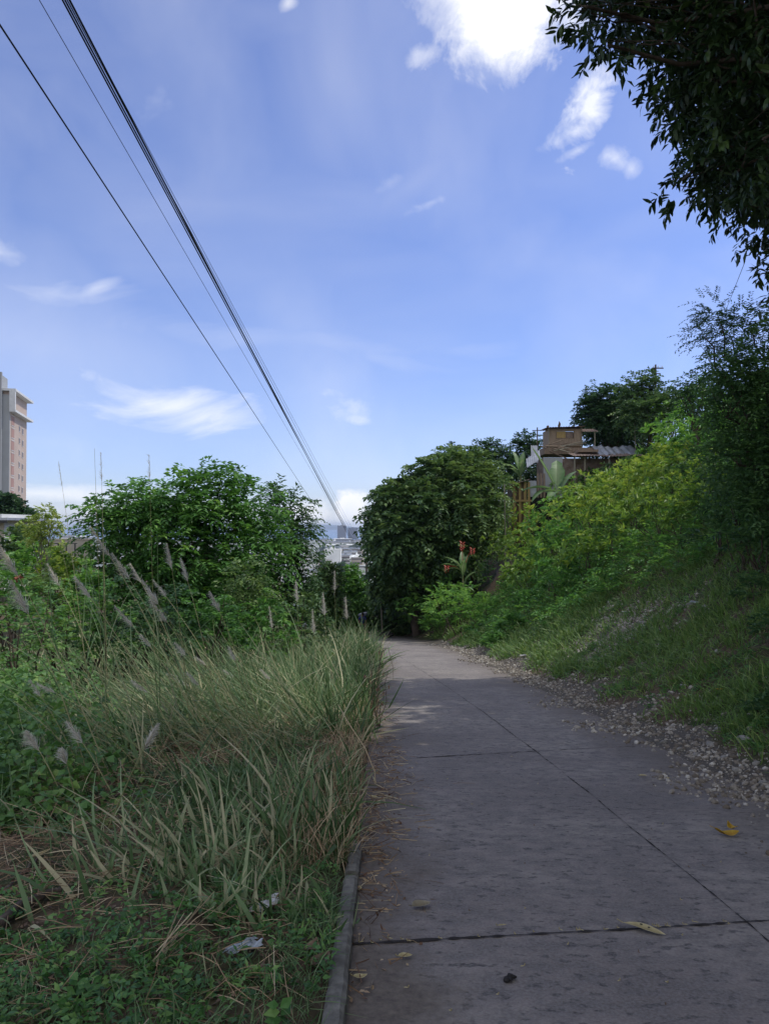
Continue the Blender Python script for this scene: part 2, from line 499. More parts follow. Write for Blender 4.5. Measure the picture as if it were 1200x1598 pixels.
def build_ground():
    global PATH
    xs = axis(-6.5, 8, .11, -15000, 15000, 1.09)
    ys = axis(1.5, 17, .12, -30, 60, 1.02)
    s = ys[-1] - ys[-2]; l = list(ys)
    while l[-1] < 16000: s *= 1.08; l.append(l[-1] + s)
    ys = np.array(l)
    X, Y = np.meshgrid(xs, ys)
    Z = ground(X, Y)
    X = X + 0; nx, ny = len(xs), len(ys)
    e1 = X - xr(Y)
    # gravel strip at the foot of the slope and a scree patch on it
    w = fbm(X * .8, Y * .8)
    grav = (1 - sst(.4, 1.1, e1 + (w - .5) * 1.6)) * sst(-1.2, -.2, e1)
    c = G(960, 985); dd = np.hypot((X - c[0]) / 1.2, (Y - c[1]) / 2.6)
    grav = np.maximum(grav, .9 * (1 - sst(.35, .9, dd + (w - .5) * 1.1)))
    t = np.clip(grav, 0, 1) * .55
    # worn earth path climbing the slope
    pp = [G(708, 1000), G(735, 968), G(752, 942), G(768, 925), G(778, 905), G(790, 880)]
    PATH = np.array(pp)
    dmin = np.full(X.shape, 9e9)
    for a, b in zip(pp[:-1], pp[1:]):
        ab = (b - a)[:2]; L2 = (ab ** 2).sum()
        q = np.clip(((X - a[0]) * ab[0] + (Y - a[1]) * ab[1]) / L2, 0, 1)
        dmin = np.minimum(dmin, np.hypot(X - a[0] - q * ab[0], Y - a[1] - q * ab[1]))
    t = np.maximum(t, 1 - .5 * sst(.35, .75, dmin + (w - .5) * .5) if False else np.where(dmin < .75 + (w - .5) * .5, 1.0, 0))
    i, j = np.meshgrid(np.arange(ny - 1), np.arange(nx - 1), indexing='ij')
    k = (i * nx + j).ravel()
    mb = MB(); mb.add(np.stack([X, Y, Z], -1).reshape(-1, 3), np.stack([k, k + 1, k + nx + 1, k + nx], 1), t.ravel())
    o = mb.build('ground', M['ground'], smooth=True); tag(o, kind='structure')


def build_road():
    ys = np.concatenate([np.arange(-20, 16, .15), np.arange(16, 95, .6)])
    us = np.linspace(0, 1, 25)
    jit = .03 * (fbm(ys * 5, ys * 0 + 2.2) - .5)
    xa = xl(ys) + jit; xb = 4.3 + cshift(ys)
    X = xa[:, None] * (1 - us) + xb[:, None] * us; Y = np.repeat(ys[:, None], 25, 1)
    Z = zr(Y) + .012 * (fbm(X * .7, Y * .7) - .5)
    nx, ny = 25, len(ys)
    i, j = np.meshgrid(np.arange(ny - 1), np.arange(nx - 1), indexing='ij'); k = (i * nx + j).ravel()
    mb = MB(); mb.add(np.stack([X, Y, Z], -1).reshape(-1, 3), np.stack([k, k + 1, k + nx + 1, k + nx], 1), np.repeat(us[None], ny, 0).ravel())
    tag(mb.build('road', M['road'], smooth=True), kind='structure')

    def strip(name, pts, w0, n, amp):
        pts = np.array(pts); seg = np.r_[0, np.cumsum(np.linalg.norm(np.diff(pts[:, :2], axis=0), axis=1))]
        s = np.linspace(0, seg[-1], n)
        x = np.interp(s, seg, pts[:, 0]); y = np.interp(s, seg, pts[:, 1])
        k = fbm(s * 1.4, s * 0 + len(pts) * 7.7, 3) - .5; k2 = vnoise(s * 22, s * 0 + 3)
        tx, ty = np.gradient(x), np.gradient(y); l = np.hypot(tx, ty); nxx, nyy = -ty / l, tx / l
        x = x + nxx * k * amp; y = y + nyy * k * amp
        w = w0 * (.1 + 1.15 * k2 ** 1.5) * (.5 + 1.0 * fbm(s * .9, s * 0 + 1)); w = w * .5 * np.clip((vnoise(s * 3.1, s * 0 + 6) - .12) * 6, .12, 1)
        a = np.stack([x + nxx * w, y + nyy * w], 1); b = np.stack([x - nxx * w, y - nyy * w], 1)
        z = lambda q: zr(q[:, 1]) + .012 * (fbm(q[:, 0] * .7, q[:, 1] * .7) - .5) + .005
        v = np.vstack([np.c_[a, z(a)], np.c_[b, z(b)]]); i = np.arange(n - 1)
        m = MB(); m.add(v, np.stack([i, i + n, i + n + 1, i + 1], 1))
        tag(m.build(name, M['joint']), kind='structure')
    cp = np.array([GR(1200, 1468), GR(1180, 1451), GR(1000, 1310), GR(920, 1240), GR(830, 1165), GR(700, 1075), GR(640, 1035), GR(606, 1010)])
    cf = np.polyfit(cp[:, 1], cp[:, 0], 3); yy = np.linspace(2.6, cp[-1, 1], 60); pc = np.c_[np.polyval(cf, yy), yy]
    strip('road_joint', pc, .0145, 1400, .03)
    strip('road_joint', [GR(535, 1476), GR(800, 1461), GR(1200, 1439), GR(1400, 1429)], .032, 620, .03)
    strip('road_joint', [GR(650, 1183), GR(840, 1172), GR(990, 1165)], .030, 260, .03)
    strip('road_joint', [GR(600, 1096), GR(760, 1089), GR(850, 1086)], .022, 200, .03)


def build_kerb():
    """low concrete kerb in two cast lengths along the left edge"""
    for q, (ya, yb) in enumerate([(-4, 4.62), (4.66, 5.75)]):
        ys = np.arange(ya, yb + .001, .06)
        prof = np.array([(-.085, -.05), (-.082, .045), (-.066, .062), (-.018, .062), (.0, .046), (.006, -.05)])
        xe = -.155 + .004 * np.sin(ys * 1.3) + .008 * (fbm(ys * 4, ys * 0 + 5) - .5)
        sink = .10 * sst(5.0, 5.8, ys) + .005 * (fbm(ys * 3, ys * 0) - .5) * 2
        chip = (fbm(ys * 9, ys * 0 + 9) - .5) * .012
        v = np.zeros((len(ys), 6, 3)); v[:, :, 0] = xe[:, None] + prof[:, 0] + .0015 * rng.normal(0, 1, (len(ys), 6)); v[:, :, 1] = ys[:, None]
        v[:, :, 2] = zr(ys)[:, None] + prof[:, 1] - sink[:, None] + chip[:, None] * (prof[:, 1] > 0)
        n = len(ys); i, j = np.meshgrid(np.arange(n - 1), np.arange(5), indexing='ij'); k = (i * 6 + j).ravel()
        mb = MB(); mb.add(v.reshape(-1, 3), np.stack([k, k + 6, k + 7, k + 1], 1))
        for e in (0, n - 1): mb.add(v[e], [[0, 1, 4, 5], [1, 2, 3, 4]] if e else [[5, 4, 1, 0], [4, 3, 2, 1]])
        tag(mb.build('kerb', M['kerb'], smooth=False), kind='structure')


def build_far():
    mb = MB(); mb.add([[-16000, 2900, -47.6], [16000, 2900, -47.6], [16000, 16000, -47.6], [-16000, 16000, -47.6]], [[0, 1, 2, 3]])
    tag(mb.build('sea', M['water']), kind='structure')
    xs = np.linspace(-9000, 9000, 220); hgt = 190 * fbm(xs * .0009, xs * 0 + 4, 5) ** 1.3 * (.4 + .8 * fbm(xs * .0003, xs * 0 + 1, 2))
    rows = []
    for f, y in ((-.4, 12600), (.55, 13000), (1, 13500), (.5, 14100), (-.4, 14600)):
        rows.append(np.stack([xs, xs * 0 + y + 150 * (fbm(xs * .002, xs * 0 + y) - .5), -48 + np.maximum(hgt * f, -40)], 1))
    v = np.vstack(rows); n = 220
    i, j = np.meshgrid(np.arange(4), np.arange(n - 1), indexing='ij'); k = (i * n + j).ravel()
    mb = MB(); mb.add(v, np.stack([k, k + 1, k + n + 1, k + n], 1)); tag(mb.build('hills', M['hills'], smooth=True), kind='structure')


SUN_EL, SUN_ROT = 55, 76


def build_sky_and_sun():
    w = bpy.data.worlds.new('World'); SC.world = w; w.use_nodes = True
    nt = w.node_tree; t = NT(nt); bg = nt.nodes['Background']
    sk = t.n('ShaderNodeTexSky', sky_type='NISHITA'); sk.sun_disc = False
    sk.sun_elevation = R(SUN_EL); sk.sun_rotation = R(SUN_ROT); sk.air_density = 1.0; sk.dust_density = .35; sk.ozone_density = 2.2
    tc = t.n('ShaderNodeTexCoord'); dirv = t.n('ShaderNodeVectorMath', operation='NORMALIZE'); t.l(tc.outputs['Generated'], dirv.inputs[0]); D = dirv.outputs[0]
    sx = t.n('ShaderNodeSeparateXYZ'); t.l(D, sx.inputs[0])
    lowtint = t.ramp(sx.outputs['Z'], [(0, (.86, .97, 1.45)), (.12, (1.0, 1.02, 1.40)), (.4, SKYTINT)])
    base = t.mix(1.0, sk.outputs[0], lowtint, 'MULTIPLY')

    def warped(scale, seed, det=5, rough=.6, dist=.6):
        mp = t.n('ShaderNodeMapping'); mp.inputs['Location'].default_value = seed; t.l(D, mp.inputs['Vector']); mp.inputs['Scale'].default_value = scale
        return t.noise(mp.outputs[0], 1.0, det, rough, dist)

    def blob(px, py, rx, ry, ang, nz, amp, soft=.5, bright=1.0):
        """a cloud about this direction: half-axes as pixel angles"""
        a, b = ray(px, py); c = nrm(np.array([a, 1, b]))
        r = nrm(np.cross(c, UP)); u = np.cross(r, c); ca, sa = math.cos(R(ang)), math.sin(R(ang))
        ax, ay = r * ca + u * sa, u * ca - r * sa
        k = 1200.0 * (c[1])
        dx = t.n('ShaderNodeVectorMath', operation='DOT_PRODUCT'); t.l(D, dx.inputs[0]); dx.inputs[1].default_value = ax * k / rx
        dy = t.n('ShaderNodeVectorMath', operation='DOT_PRODUCT'); t.l(D, dy.inputs[0]); dy.inputs[1].default_value = ay * k / ry
        dc = t.n('ShaderNodeVectorMath', operation='DOT_PRODUCT'); t.l(D, dc.inputs[0]); dc.inputs[1].default_value = c
        q = t.math('SQRT', t.math('ADD', t.math('MULTIPLY', dx.outputs['Value'], dx.outputs['Value']), t.math('MULTIPLY', dy.outputs['Value'], dy.outputs['Value'])))
        v = t.math('ADD', t.math('SUBTRACT', 1.0, q), t.math('MULTIPLY', t.math('SUBTRACT', nz, .5), amp))
        v = t.math('MULTIPLY', t.math('MULTIPLY', v, 1 / soft, clamp=True), t.math('GREATER_THAN', dc.outputs['Value'], .3))
        v = t.math('SMOOTH_MIN', v, 1.0, .3)
        return t.math('MULTIPLY', v, bright)
    puff = warped((9, 9, 9), (3, 1, 2), 7, .62, .5)
    puff2 = warped((26, 26, 30), (7, 4, 1), 6, .6, .4)
    wisp = warped((5, 5, 17), (1, 8, 3), 7, .62, 1.2)
    wisp2 = warped((5.5, 2.2, 4.5), (5, 2, 6), 5, .5, .35)
    blobs = [
        blob(780, 12, 84, 72, 4, puff, 2.6, .6, 1.05), blob(765, -25, 88, 80, 0, puff, 1.6, .7, 1.05), blob(765, 92, 62, 36, 0, puff, 2.2, 1.3, .45),
        blob(880, 5, 60, 34, 25, puff2, 2.2, .8, .8), blob(660, 85, 30, 18, 20, puff2, 2.5, 1.0, .5),
        blob(920, 165, 62, 26, 62, puff2, 3.2, 1.15, .95), blob(895, 205, 42, 17, 18, puff2, 2.6, .9, .7), blob(958, 248, 24, 14, -30, puff2, 3.0, 1.5, .7), blob(900, 236, 30, 9, 20, puff2, 2.2, 1.1, .5),
        blob(985, 264, 14, 16, 0, puff2, 2.2, 1.2, .5),
        blob(95, 462, 130, 24, 5, wisp, 3.0, 1.8, .5), blob(150, 450, 46, 14, 32, wisp, 2.4, 1.1, .45), blob(5, 395, 40, 22, -10, puff2, 2.0, 1.3, .5),
        blob(275, 636, 150, 38, -9, wisp, 3.2, 1.5, .85), blob(190, 604, 90, 16, -18, puff2, 2.4, 1.2, .45), blob(330, 648, 90, 22, 0, puff2, 2.2, 1.1, .55),
        blob(540, 632, 58, 26, -18, puff2, 4.2, 1.6, .42), blob(510, 614, 30, 16, 0, puff2, 2.8, 1.2, .38), blob(560, 655, 30, 11, -10, puff2, 2.4, 1.0, .42),
        blob(551, 799, 38, 36, 0, puff2, 1.9, .45, .95), blob(590, 812, 60, 26, 0, puff2, 1.8, .5, .9), blob(480, 806, 70, 30, 0, puff2, 1.6, .8, .85),
        blob(60, 770, 120, 16, 0, wisp, 1.8, .9, .75), blob(230, 800, 300, 26, 0, wisp, 1.6, 1.2, .6),
        blob(670, 318, 44, 9, 20, puff2, 2.4, 1.3, .34), blob(610, 285, 70, 15, 28, puff2, 2.8, 1.6, .25), blob(245, 155, 38, 24, 40, puff2, 2.4, 1.6, .22),
        blob(450, 5, 16, 10, 40, puff2, 1.6, 1.0, .6), blob(520, 120, 120, 210, 8, wisp2, 2.0, 2.4, .34), blob(640, 290, 170, 40, 32, wisp2, 2.2, 2.4, .3), blob(470, 535, 330, 34, -2, wisp, 2.2, 2.2, .34), blob(150, 505, 240, 40, 4, wisp, 2.4, 2.4, .40), blob(610, 560, 200, 20, -6, wisp, 2.4, 2.4, .3), blob(80, 690, 200, 60, 0, wisp, 2.0, 2.4, .3), blob(60, 540, 460, 200, -6, wisp2, 1.6, 2.4, .5),
    ]
    cl = blobs[0]
    for q in blobs[1:]: cl = t.math('MAXIMUM', cl, q)
    # thin high veil: broad streaks, and milkier air low down
    veil = t.math('MULTIPLY', t.ramp(wisp2, [(.38, (0, 0, 0)), (.85, (1, 1, 1))]), .22)
    veil2 = t.math('MULTIPLY', t.ramp(warped((2.4, 2.4, 8), (2, 2, 9), 4, .5, .3), [(.4, (0, 0, 0)), (.8, (1, 1, 1))]), .16)
    cl = t.math('MAXIMUM', cl, t.math('MAXIMUM', veil, veil2), clamp=True)
    cl = t.math('MULTIPLY', cl, t.math('GREATER_THAN', sx.outputs['Z'], -.01))
    # added bright cloud, unseen overhead and behind the camera, to lift the shade
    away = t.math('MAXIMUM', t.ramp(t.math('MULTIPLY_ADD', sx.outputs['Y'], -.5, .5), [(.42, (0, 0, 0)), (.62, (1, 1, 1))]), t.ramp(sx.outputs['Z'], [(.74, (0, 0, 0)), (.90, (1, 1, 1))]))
    fill_cloud = t.math('MULTIPLY', t.ramp(warped((2.6, 2.6, 2.6), (4, 7, 1), 5, .55, .3), [(.36, (0, 0, 0)), (.56, (1, 1, 1))]), away)
    cl = t.math('MAXIMUM', cl, fill_cloud, clamp=True)
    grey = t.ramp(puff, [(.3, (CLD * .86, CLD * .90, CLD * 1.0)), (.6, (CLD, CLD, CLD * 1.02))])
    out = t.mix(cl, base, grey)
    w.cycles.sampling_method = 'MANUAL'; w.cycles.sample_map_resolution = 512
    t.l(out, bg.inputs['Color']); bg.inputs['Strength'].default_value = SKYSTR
    sun = bpy.data.lights.new('sun', 'SUN'); sun.energy = SUNSTR; sun.angle = R(.5); sun.color = (1, .965, .89)
    so = bpy.data.objects.new('sun', sun); COL.objects.link(so)
    el, ro = R(SUN_EL), R(SUN_ROT)
    d = Vector((math.sin(ro) * math.cos(el), math.cos(ro) * math.cos(el), math.sin(el)))
    so.rotation_euler = d.to_track_quat('Z', 'Y').to_euler(); so.location = (0, 0, 80)


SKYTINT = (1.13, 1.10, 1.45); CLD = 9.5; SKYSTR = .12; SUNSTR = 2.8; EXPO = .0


def build_haze():
    mb = MB(); mb.box((-6500, -60, -50.2), (6500, 14700, 62))
    m = bpy.data.materials.new('haze_air'); m.use_nodes = True; nt = m.node_tree; nt.nodes.clear()
    o = nt.nodes.new('ShaderNodeOutputMaterial'); v = nt.nodes.new('ShaderNodeVolumePrincipled')
    v.inputs['Color'].default_value = (.70, .82, 1, 1); v.inputs['Density'].default_value = 0.9e-4; v.inputs['Anisotropy'].default_value = .2
    nt.links.new(v.outputs[0], o.inputs['Volume'])
    tag(mb.build('haze', m), kind='stuff')


def build_camera():
    c = bpy.data.cameras.new('camera'); o = bpy.data.objects.new('camera', c); COL.objects.link(o)
    o.location = (0, 0, CAMZ); o.rotation_euler = (R(90) + PITCH, 0, 0)
    c.sensor_fit = 'VERTICAL'; c.sensor_height = 36; c.lens = 36 * 1200 / 1598.0
    c.clip_start = .05; c.clip_end = 40000; SC.camera = o
    SC.view_settings.view_transform = 'Standard'; SC.view_settings.look = 'None'; SC.view_settings.gamma = 1
    SC.view_settings.use_curve_mapping = False; SC.view_settings.exposure = EXPO
    SC.render.engine = 'CYCLES'; cy = SC.cycles
    cy.use_denoising = True; cy.max_bounces = 6; cy.diffuse_bounces = 3; cy.glossy_bounces = 2; cy.transmission_bounces = 3; cy.volume_bounces = 0; cy.transparent_max_bounces = 4
    cy.sample_clamp_indirect = 4
    SC.render.resolution_x = 768; SC.render.resolution_y = 1024


build_ground(); build_road(); build_kerb(); build_far(); build_sky_and_sun(); build_camera()
# ------------------------------------------------------------------ plant makers
def lobes_px(lst, Y):
    """crown lobes: centre seen at (px, py), depth Y+dy, half-width r px (vertical q*r)"""
    out = []
    for (px, py, r, dy, q) in lst:
        y = Y + dy; out.append((P(px, py, y), r * y / 1200.0, q))
    return out


def crown_points(lobes, dens, rg, shell=(.62, 1.04), top=-.75, lump=.25, gap=.34):
    ps, os = [], []
    for (c, r, q) in lobes:
        n = int(dens * r * r * 12)
        d = nrm(rg.normal(0, 1, (int(n * 1.5), 3))); d = d[d[:, 2] > top][:n]
        rr = shell[0] + (shell[1] - shell[0]) * rg.random(len(d)) ** .6
        k = 1 + lump * 2 * (fbm(d[:, 0] * 2.3 + c[0] + d[:, 2] * 1.7, d[:, 1] * 2.3 + c[2] - d[:, 2]) - .5)
        keep = fbm(d[:, 0] * 3.1 + c[1], d[:, 2] * 3.1 + d[:, 1] * 2.1) > gap
        p = c + d * (r * rr * k)[:, None] * np.array([1, 1, q])
        ps.append(p[keep]); os.append((d + UP * .15 + rg.normal(0, .35, d.shape))[keep])
    return np.vstack(ps), np.vstack(os)


def limb(mb, a, b, r0, r1, rg, n=6, wob=.08, sides=6, sag=0):
    a, b = np.asarray(a), np.asarray(b); t = np.linspace(0, 1, n)[:, None]
    L = np.linalg.norm(b - a)
    pts = a + (b - a) * t + rg.normal(0, wob * L * .5, (n, 3)) * np.sin(t * math.pi) + UP * (sag * L * np.sin(t * math.pi))
    mb.tube(pts, np.linspace(r0, r1, n), sides, rg.uniform(.3, .7))
    return pts


def tree(name, label, cat, base, lobes, mat, rg, dens=9, K=7, TL=.55, L=.2, W=.09, shape='rhomb', droop=.5, group=None, fill=.35, bark='bark',
         r0=.16, tint0=.5, top=-.75, whorl=False, side=.9, lump=.25, shell=(.62, 1.04), flat=.5, ldroop=.18, tvar=.3, lead=None, gap=.34):
    base = np.asarray(base, float)
    o = thing(name, label, cat, base, group)
    mb = MB()
    p, d = crown_points(lobes, dens, rg, shell, top, lump, gap)
    sprays(mb, p - base, d, K, TL * rg.uniform(.6, 1.25, len(p)), L, W, rg, shape, droop, side, tint0, tvar, whorl=whorl, flat=flat, ldroop=ldroop)
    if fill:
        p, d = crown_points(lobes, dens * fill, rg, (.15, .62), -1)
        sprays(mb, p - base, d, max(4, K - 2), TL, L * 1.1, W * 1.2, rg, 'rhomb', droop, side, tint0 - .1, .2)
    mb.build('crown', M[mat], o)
    tb = MB(); cen = np.mean([c for c, r, q in lobes], 0)
    fork = base * .45 + (cen + UP * -.2) * .55 if lead is None else np.asarray(lead)
    pts = limb(tb, np.zeros(3) - UP * .15, fork - base, r0, r0 * .62, rg, 8, .05, 9)
    for (c, r, q) in lobes:
        s = pts[rg.integers(5, 8)]
        e = c - base - UP * r * .1
        lp = limb(tb, s, e, r0 * .45, r0 * .12, rg, 7, .10)
        for _ in range(5):
            dd = nrm(rg.normal(0, 1, 3) + UP * .4)
            limb(tb, lp[rg.integers(3, 7)], e + dd * r * np.array([1, 1, q]) * rg.uniform(.6, .9), r0 * .11, r0 * .03, rg, 5, .08, 4)
    tb.build('trunk', M[bark], o, smooth=True)
    return o


def shrub(name, label, cat, base, h, r, mat, rg, n=60, K=7, TL=.4, L=.13, W=.055, shape='rhomb', droop=.35, group=None, stems=6, tint0=.5, side=.9, top=-.1, up=.5, flat=.6, whorl=False, tvar=.3):
    """many thin stems carrying leaf sprays"""
    base = np.asarray(base, float); o = thing(name, label, cat, base, group)
    mb = MB(); tb = MB()
    d = nrm(rg.normal(0, 1, (n, 3))); d[:, 2] = np.where(d[:, 2] < top, -d[:, 2], d[:, 2])
    rr = rg.uniform(.25, 1, n) ** .55
    k = .75 + .5 * fbm(d[:, 0] * 2.4 + base[0] * 3, d[:, 1] * 2.4 + d[:, 2] * 2 + base[1] * 3)
    p = np.stack([d[:, 0] * r * rr * k, d[:, 1] * r * rr * k, h * .38 + d[:, 2] * h * .62 * rr * k], 1)
    p[:, 2] = np.maximum(p[:, 2], .05)
    sprays(mb, p, d * .8 + UP * up + rg.normal(0, .3, d.shape), K, TL * rg.uniform(.6, 1.2, n), L, W, rg, shape, droop, side, tint0, tvar, flat=flat, whorl=whorl)
    for i in rg.choice(n, min(n, stems), False):
        limb(tb, [rg.normal(0, r * .12), rg.normal(0, r * .12), -.1], p[i], .016 + .008 * h, .006, rg, 6, .07, 5)
    mb.build('foliage', M[mat], o)
    tb.build('stem', M['bark'], o, smooth=True)
    return o


def big_leaf(L, W, arch, rg, n=12, fold=.25, tear=0):
    """one banana-type leaf along +x: petiole, midrib, blade with a shallow V and ragged edge"""
    mb = MB(); t = np.linspace(0, 1, n)
    x = L * (t - arch * .28 * t ** 2.2); z = L * (.35 * t - arch * .8 * t ** 2)
    w = W * .5 * np.clip(np.sin(math.pi * np.clip((t - .16) / .84, 0, 1) ** .75), 0, 1) ** .65
    w[0:2] = .02; w[-1] = .01
    c = np.stack([x, x * 0, z], 1)
    rag = 1 + tear * rg.normal(0, .3, n)
    l = c + np.stack([x * 0 - .0, w * rag, fold * w], 1); r = c + np.stack([x * 0, -w * rag, fold * w], 1)
    v = np.vstack([l, c, r]); i = np.arange(n - 1)
    tint = np.r_[rg.uniform(.3, .6, n), np.full(n, .95), rg.uniform(.3, .6, n)]
    mb.add(v, np.vstack([np.stack([i, i + 1, i + n + 1, i + n], 1), np.stack([i + n, i + n + 1, i + 2 * n + 1, i + 2 * n], 1)]), tint)
    mb.tube(c[:n - 1] - UP * .012, np.linspace(.03, .008, n - 1) * L / 2, 5, .9, cap=False)
    return mb


def banana(name, label, base, leaves, stem_h, rg, cat='banana plant', group=None, mat='banana', stem_r=.11, low=.9):
    o = thing(name, label, cat, base, group)
    s = MB(); s.tube([(0, 0, -.2), (.03, 0, stem_h * .5), (.0, .02, stem_h)], [stem_r * 1.15, stem_r, stem_r * .7], 9)
    s.build('pseudostem', M['stalk'], o, smooth=True)
    for q0, (az, L, W, arch, lift) in enumerate(leaves):
        lift_z = stem_h * (1.0 if q0 < 4 else rg.uniform(low, 1.0))
        mb = big_leaf(L, W, arch, rg, tear=.25)
        ca, sa = math.cos(R(az)), math.sin(R(az)); ce, se = math.cos(R(lift)), math.sin(R(-lift))
        for k, v in enumerate(mb.v):
            q = v @ np.array([[ce, 0, se], [0, 1, 0], [-se, 0, ce]])
            mb.v[k] = q @ np.array([[ca, sa, 0], [-sa, ca, 0], [0, 0, 1]]) + UP * lift_z
        mb.build('leaf', M[mat], o)
    return o
# ------------------------------------------------------------------ trees
def build_trees():
    rg = np.random.default_rng(5)
    # leaning tree over the road: hanging whorls of long leaves
    Y = 8.0
    lob = [(955, 15, 50, -.6, .5), (915, 8, 26, -1.0, .5), (948, 68, 20, -.8, .9), (1015, 0, 66, .2, .9), (1100, 50, 90, .3, .9), (1150, 190, 90, .4, 1), (1190, 120, 120, 1, 1.1), (1120, 120, 70, -.5, 1), (1160, 250, 60, -.4, 1), (1060, 40, 60, .5, .9), (1180, 30, 100, -1, .9), (1190, 210, 70, -1.2, 1), (1125, 262, 50, 0, .6), (1065, 278, 26, -.4, .45),
           (1095, 150, 55, .5, 1.1), (1205, 310, 50, .4, .8), (1225, 385, 34, .2, .8), (1222, 425, 20, 0, .8), (1130, -60, 170, .5, .8), (1000, -110, 130, 0, .6), (1260, 200, 160, 1.5, 1.2), (1290, 10, 190, 1.2, 1), (1330, 330, 120, 1.6, 1)]
    lobes = lobes_px(lob, Y)
    base = np.array([8.3, 9.5, gz(8.3, 9.5)])
    # the rest of its crown, out of the frame above and behind
    rest = [(np.array(q), r, .75) for q, r in (((2.5, 4.4, 9.6), 2.2), ((9.2, 3.8, 10.2), 2.4), ((10.6, 5.6, 10.8), 2.5), ((7.0, 3.6, 9.4), 2.3), ((8.6, 7.6, 10.8), 2.4), ((12.6, 6.0, 12.2), 2.6), ((7.0, 5.8, 11.6), 2.3), ((5.0, 4.6, 9.4), 2.4), ((8.0, 5.5, 9.4), 2.5), ((11.0, 8.0, 10.6), 2.6), ((5.5, 9.2, 11.4), 2.2), ((9.0, 1.5, 9.6), 2.4), ((5.5, 7, 10.6), 2.3), ((3.0, 6, 10.5), 2.0), ((6.5, 3, 10.2), 2.6), ((3.2, 2, 11.0), 2.4), ((1.0, 3.2, 11.2), 1.9), ((7.5, 9, 11.6), 2.6), ((9.5, 6, 10.5), 2.6), ((4.6, -1.5, 10.8), 2.4), ((10.5, 12.0, 10.3), 2.4), ((1.5, -1.5, 11.3), 2.0))]
    o = tree('overhanging_tree', 'dark tree with long drooping leaves hanging over the road in the top right corner', 'tree', base, lobes, 'mango', rg, dens=29, K=9, TL=.32, L=.142, W=.044, gap=.41,
             shape='lance', droop=.55, whorl=True, side=.75, r0=.12, top=-1, lump=.35, shell=(.35, 1.0), fill=.4, ldroop=.12, tvar=.35, lead=(6.8, 8.6, 7.0))
    mb = MB(); p, d = crown_points(rest, 15, rg, (.25, 1.0), -1)
    sprays(mb, p - base, d, 9, .42, .24, .10, rg, 'rhomb', .5, .8, .5, .3, whorl=True)
    mb.build('upper_crown', M['mango'], o)
    tb = MB()
    for c, r, q in rest: limb(tb, np.array((6.8, 8.6, 7.0)) - base, c - base, .1, .03, rg, 7, .08)
    tb.build('upper_limb', M['bark'], o, smooth=True)

    # dark trees on the bank at the right edge
    Y = 15.5
    lob = [(1185, 575, 50, 0, .9), (1200, 640, 90, .5, 1), (1150, 640, 55, 0, 1), (1190, 740, 80, 0, 1), (1250, 560, 90, 1, 1.2), (1150, 720, 50, -.2, 1), (1250, 720, 90, 0, 1.1), (1240, 520, 44, .6, 1), (1130, 585, 35, 0, .8), (1200, 800, 60, -.4, .8)]
    tree('bank_tree', 'broad dark green tree filling the right edge above the grassy bank', 'tree', np.array([8.3, 15.9, gz(8.3, 15.9)]), lobes_px(lob, Y), 'dark', rg, dens=27, K=8, TL=.32, L=.13, W=.06, droop=.4, r0=.12, top=-1, fill=.6, tint0=.8)
    top = [(np.array(q), r, .8) for q, r in (((10.4, 16.5, 10.4), 2.5), ((10.5, 13.2, 9.8), 2.4), ((12.2, 18.5, 11.8), 2.6), ((13.0, 14.5, 11.5), 2.8), ((14.6, 21.0, 10.6), 2.2), ((13.6, 11.0, 11.8), 2.6), ((9.2, 11.2, 9.6), 1.9), ((14.5, 12.5, 13.4), 2.7), ((15.2, 16.2, 13.8), 2.8), ((12.4, 16.6, 9.0), 2.2), ((9.4, 17.6, 11.4), 1.9), ((10.2, 19.6, 11.6), 2.0), ((14.5, 20.0, 13.0), 2.6))]  # extra crowns mostly above the frame, added to shade the road
    bt = np.array([8.3, 15.9, gz(8.3, 15.9)]); bo = [q for q in COL.objects if q.name == 'bank_tree'][0]
    mb = MB(); p, d = crown_points(top, 12, rg, (.25, 1.0), -1)
    sprays(mb, p - bt, d, 9, .42, .24, .10, rg, 'rhomb', .5, .8, .5, .3, whorl=True); mb.build('upper_crown', M['mango'], bo)
    tb = MB()
    for c, r, q in top: limb(tb, np.array([0, 0, 2.5]), c - bt, .09, .03, rg, 8, .08)
    tb.build('upper_limb', M['bark'], bo, smooth=True)
    lob = [(1120, 490, 36, 0, .8), (1140, 520, 46, .3, .9), (1100, 525, 28, -.2, .7), (1160, 560, 40, .3, 1), (1125, 570, 30, 0, .8), (1170, 500, 24, 0, .8)]
    tree('feathery_tree', 'fine leaved tree with a feathery crown against the sky above the dark bank trees', 'tree', np.array([9.0, 17.6, gz(9, 17.6)]), lobes_px(lob, 17.5), 'dark', rg, dens=22, K=12, TL=.42, L=.105, W=.034,
         shape='rhomb', droop=.25, side=.85, r0=.09, top=-.9, fill=.12, shell=(.3, 1.05), lump=.4, tint0=.4)
    # left tree group
    # y: 22
    lob = [(335, 775, 46, 0, .8), (300, 800, 60, -.3, .9), (250, 800, 55, 0, .8), (205, 800, 52, .2, .75), (380, 800, 48, .2, .9), (180, 835, 46, -.2, .8), (230, 860, 70, .3, 1), (310, 870, 80, -.2, 1), (390, 860, 60, .3, 1), (260, 930, 80, .2, .8), (350, 930, 80, 0, .8), (150, 800, 20, -.3, .4), (190, 900, 50, .5, .9), (345, 745, 24, .2, .6)]
    tree('leafy_tree', 'large bushy green tree with arching leaf sprays behind the plume grass on the near side', 'tree', np.array([-5.3, 22.3, gz(-5.3, 22.3)]), lobes_px(lob, 22), 'green', rg, dens=13, K=9, TL=.62, L=.235, W=.088, shape='fold', droop=.42,
         r0=.15, top=-.55, fill=.55, lump=.32, tint0=.42, tvar=.34)
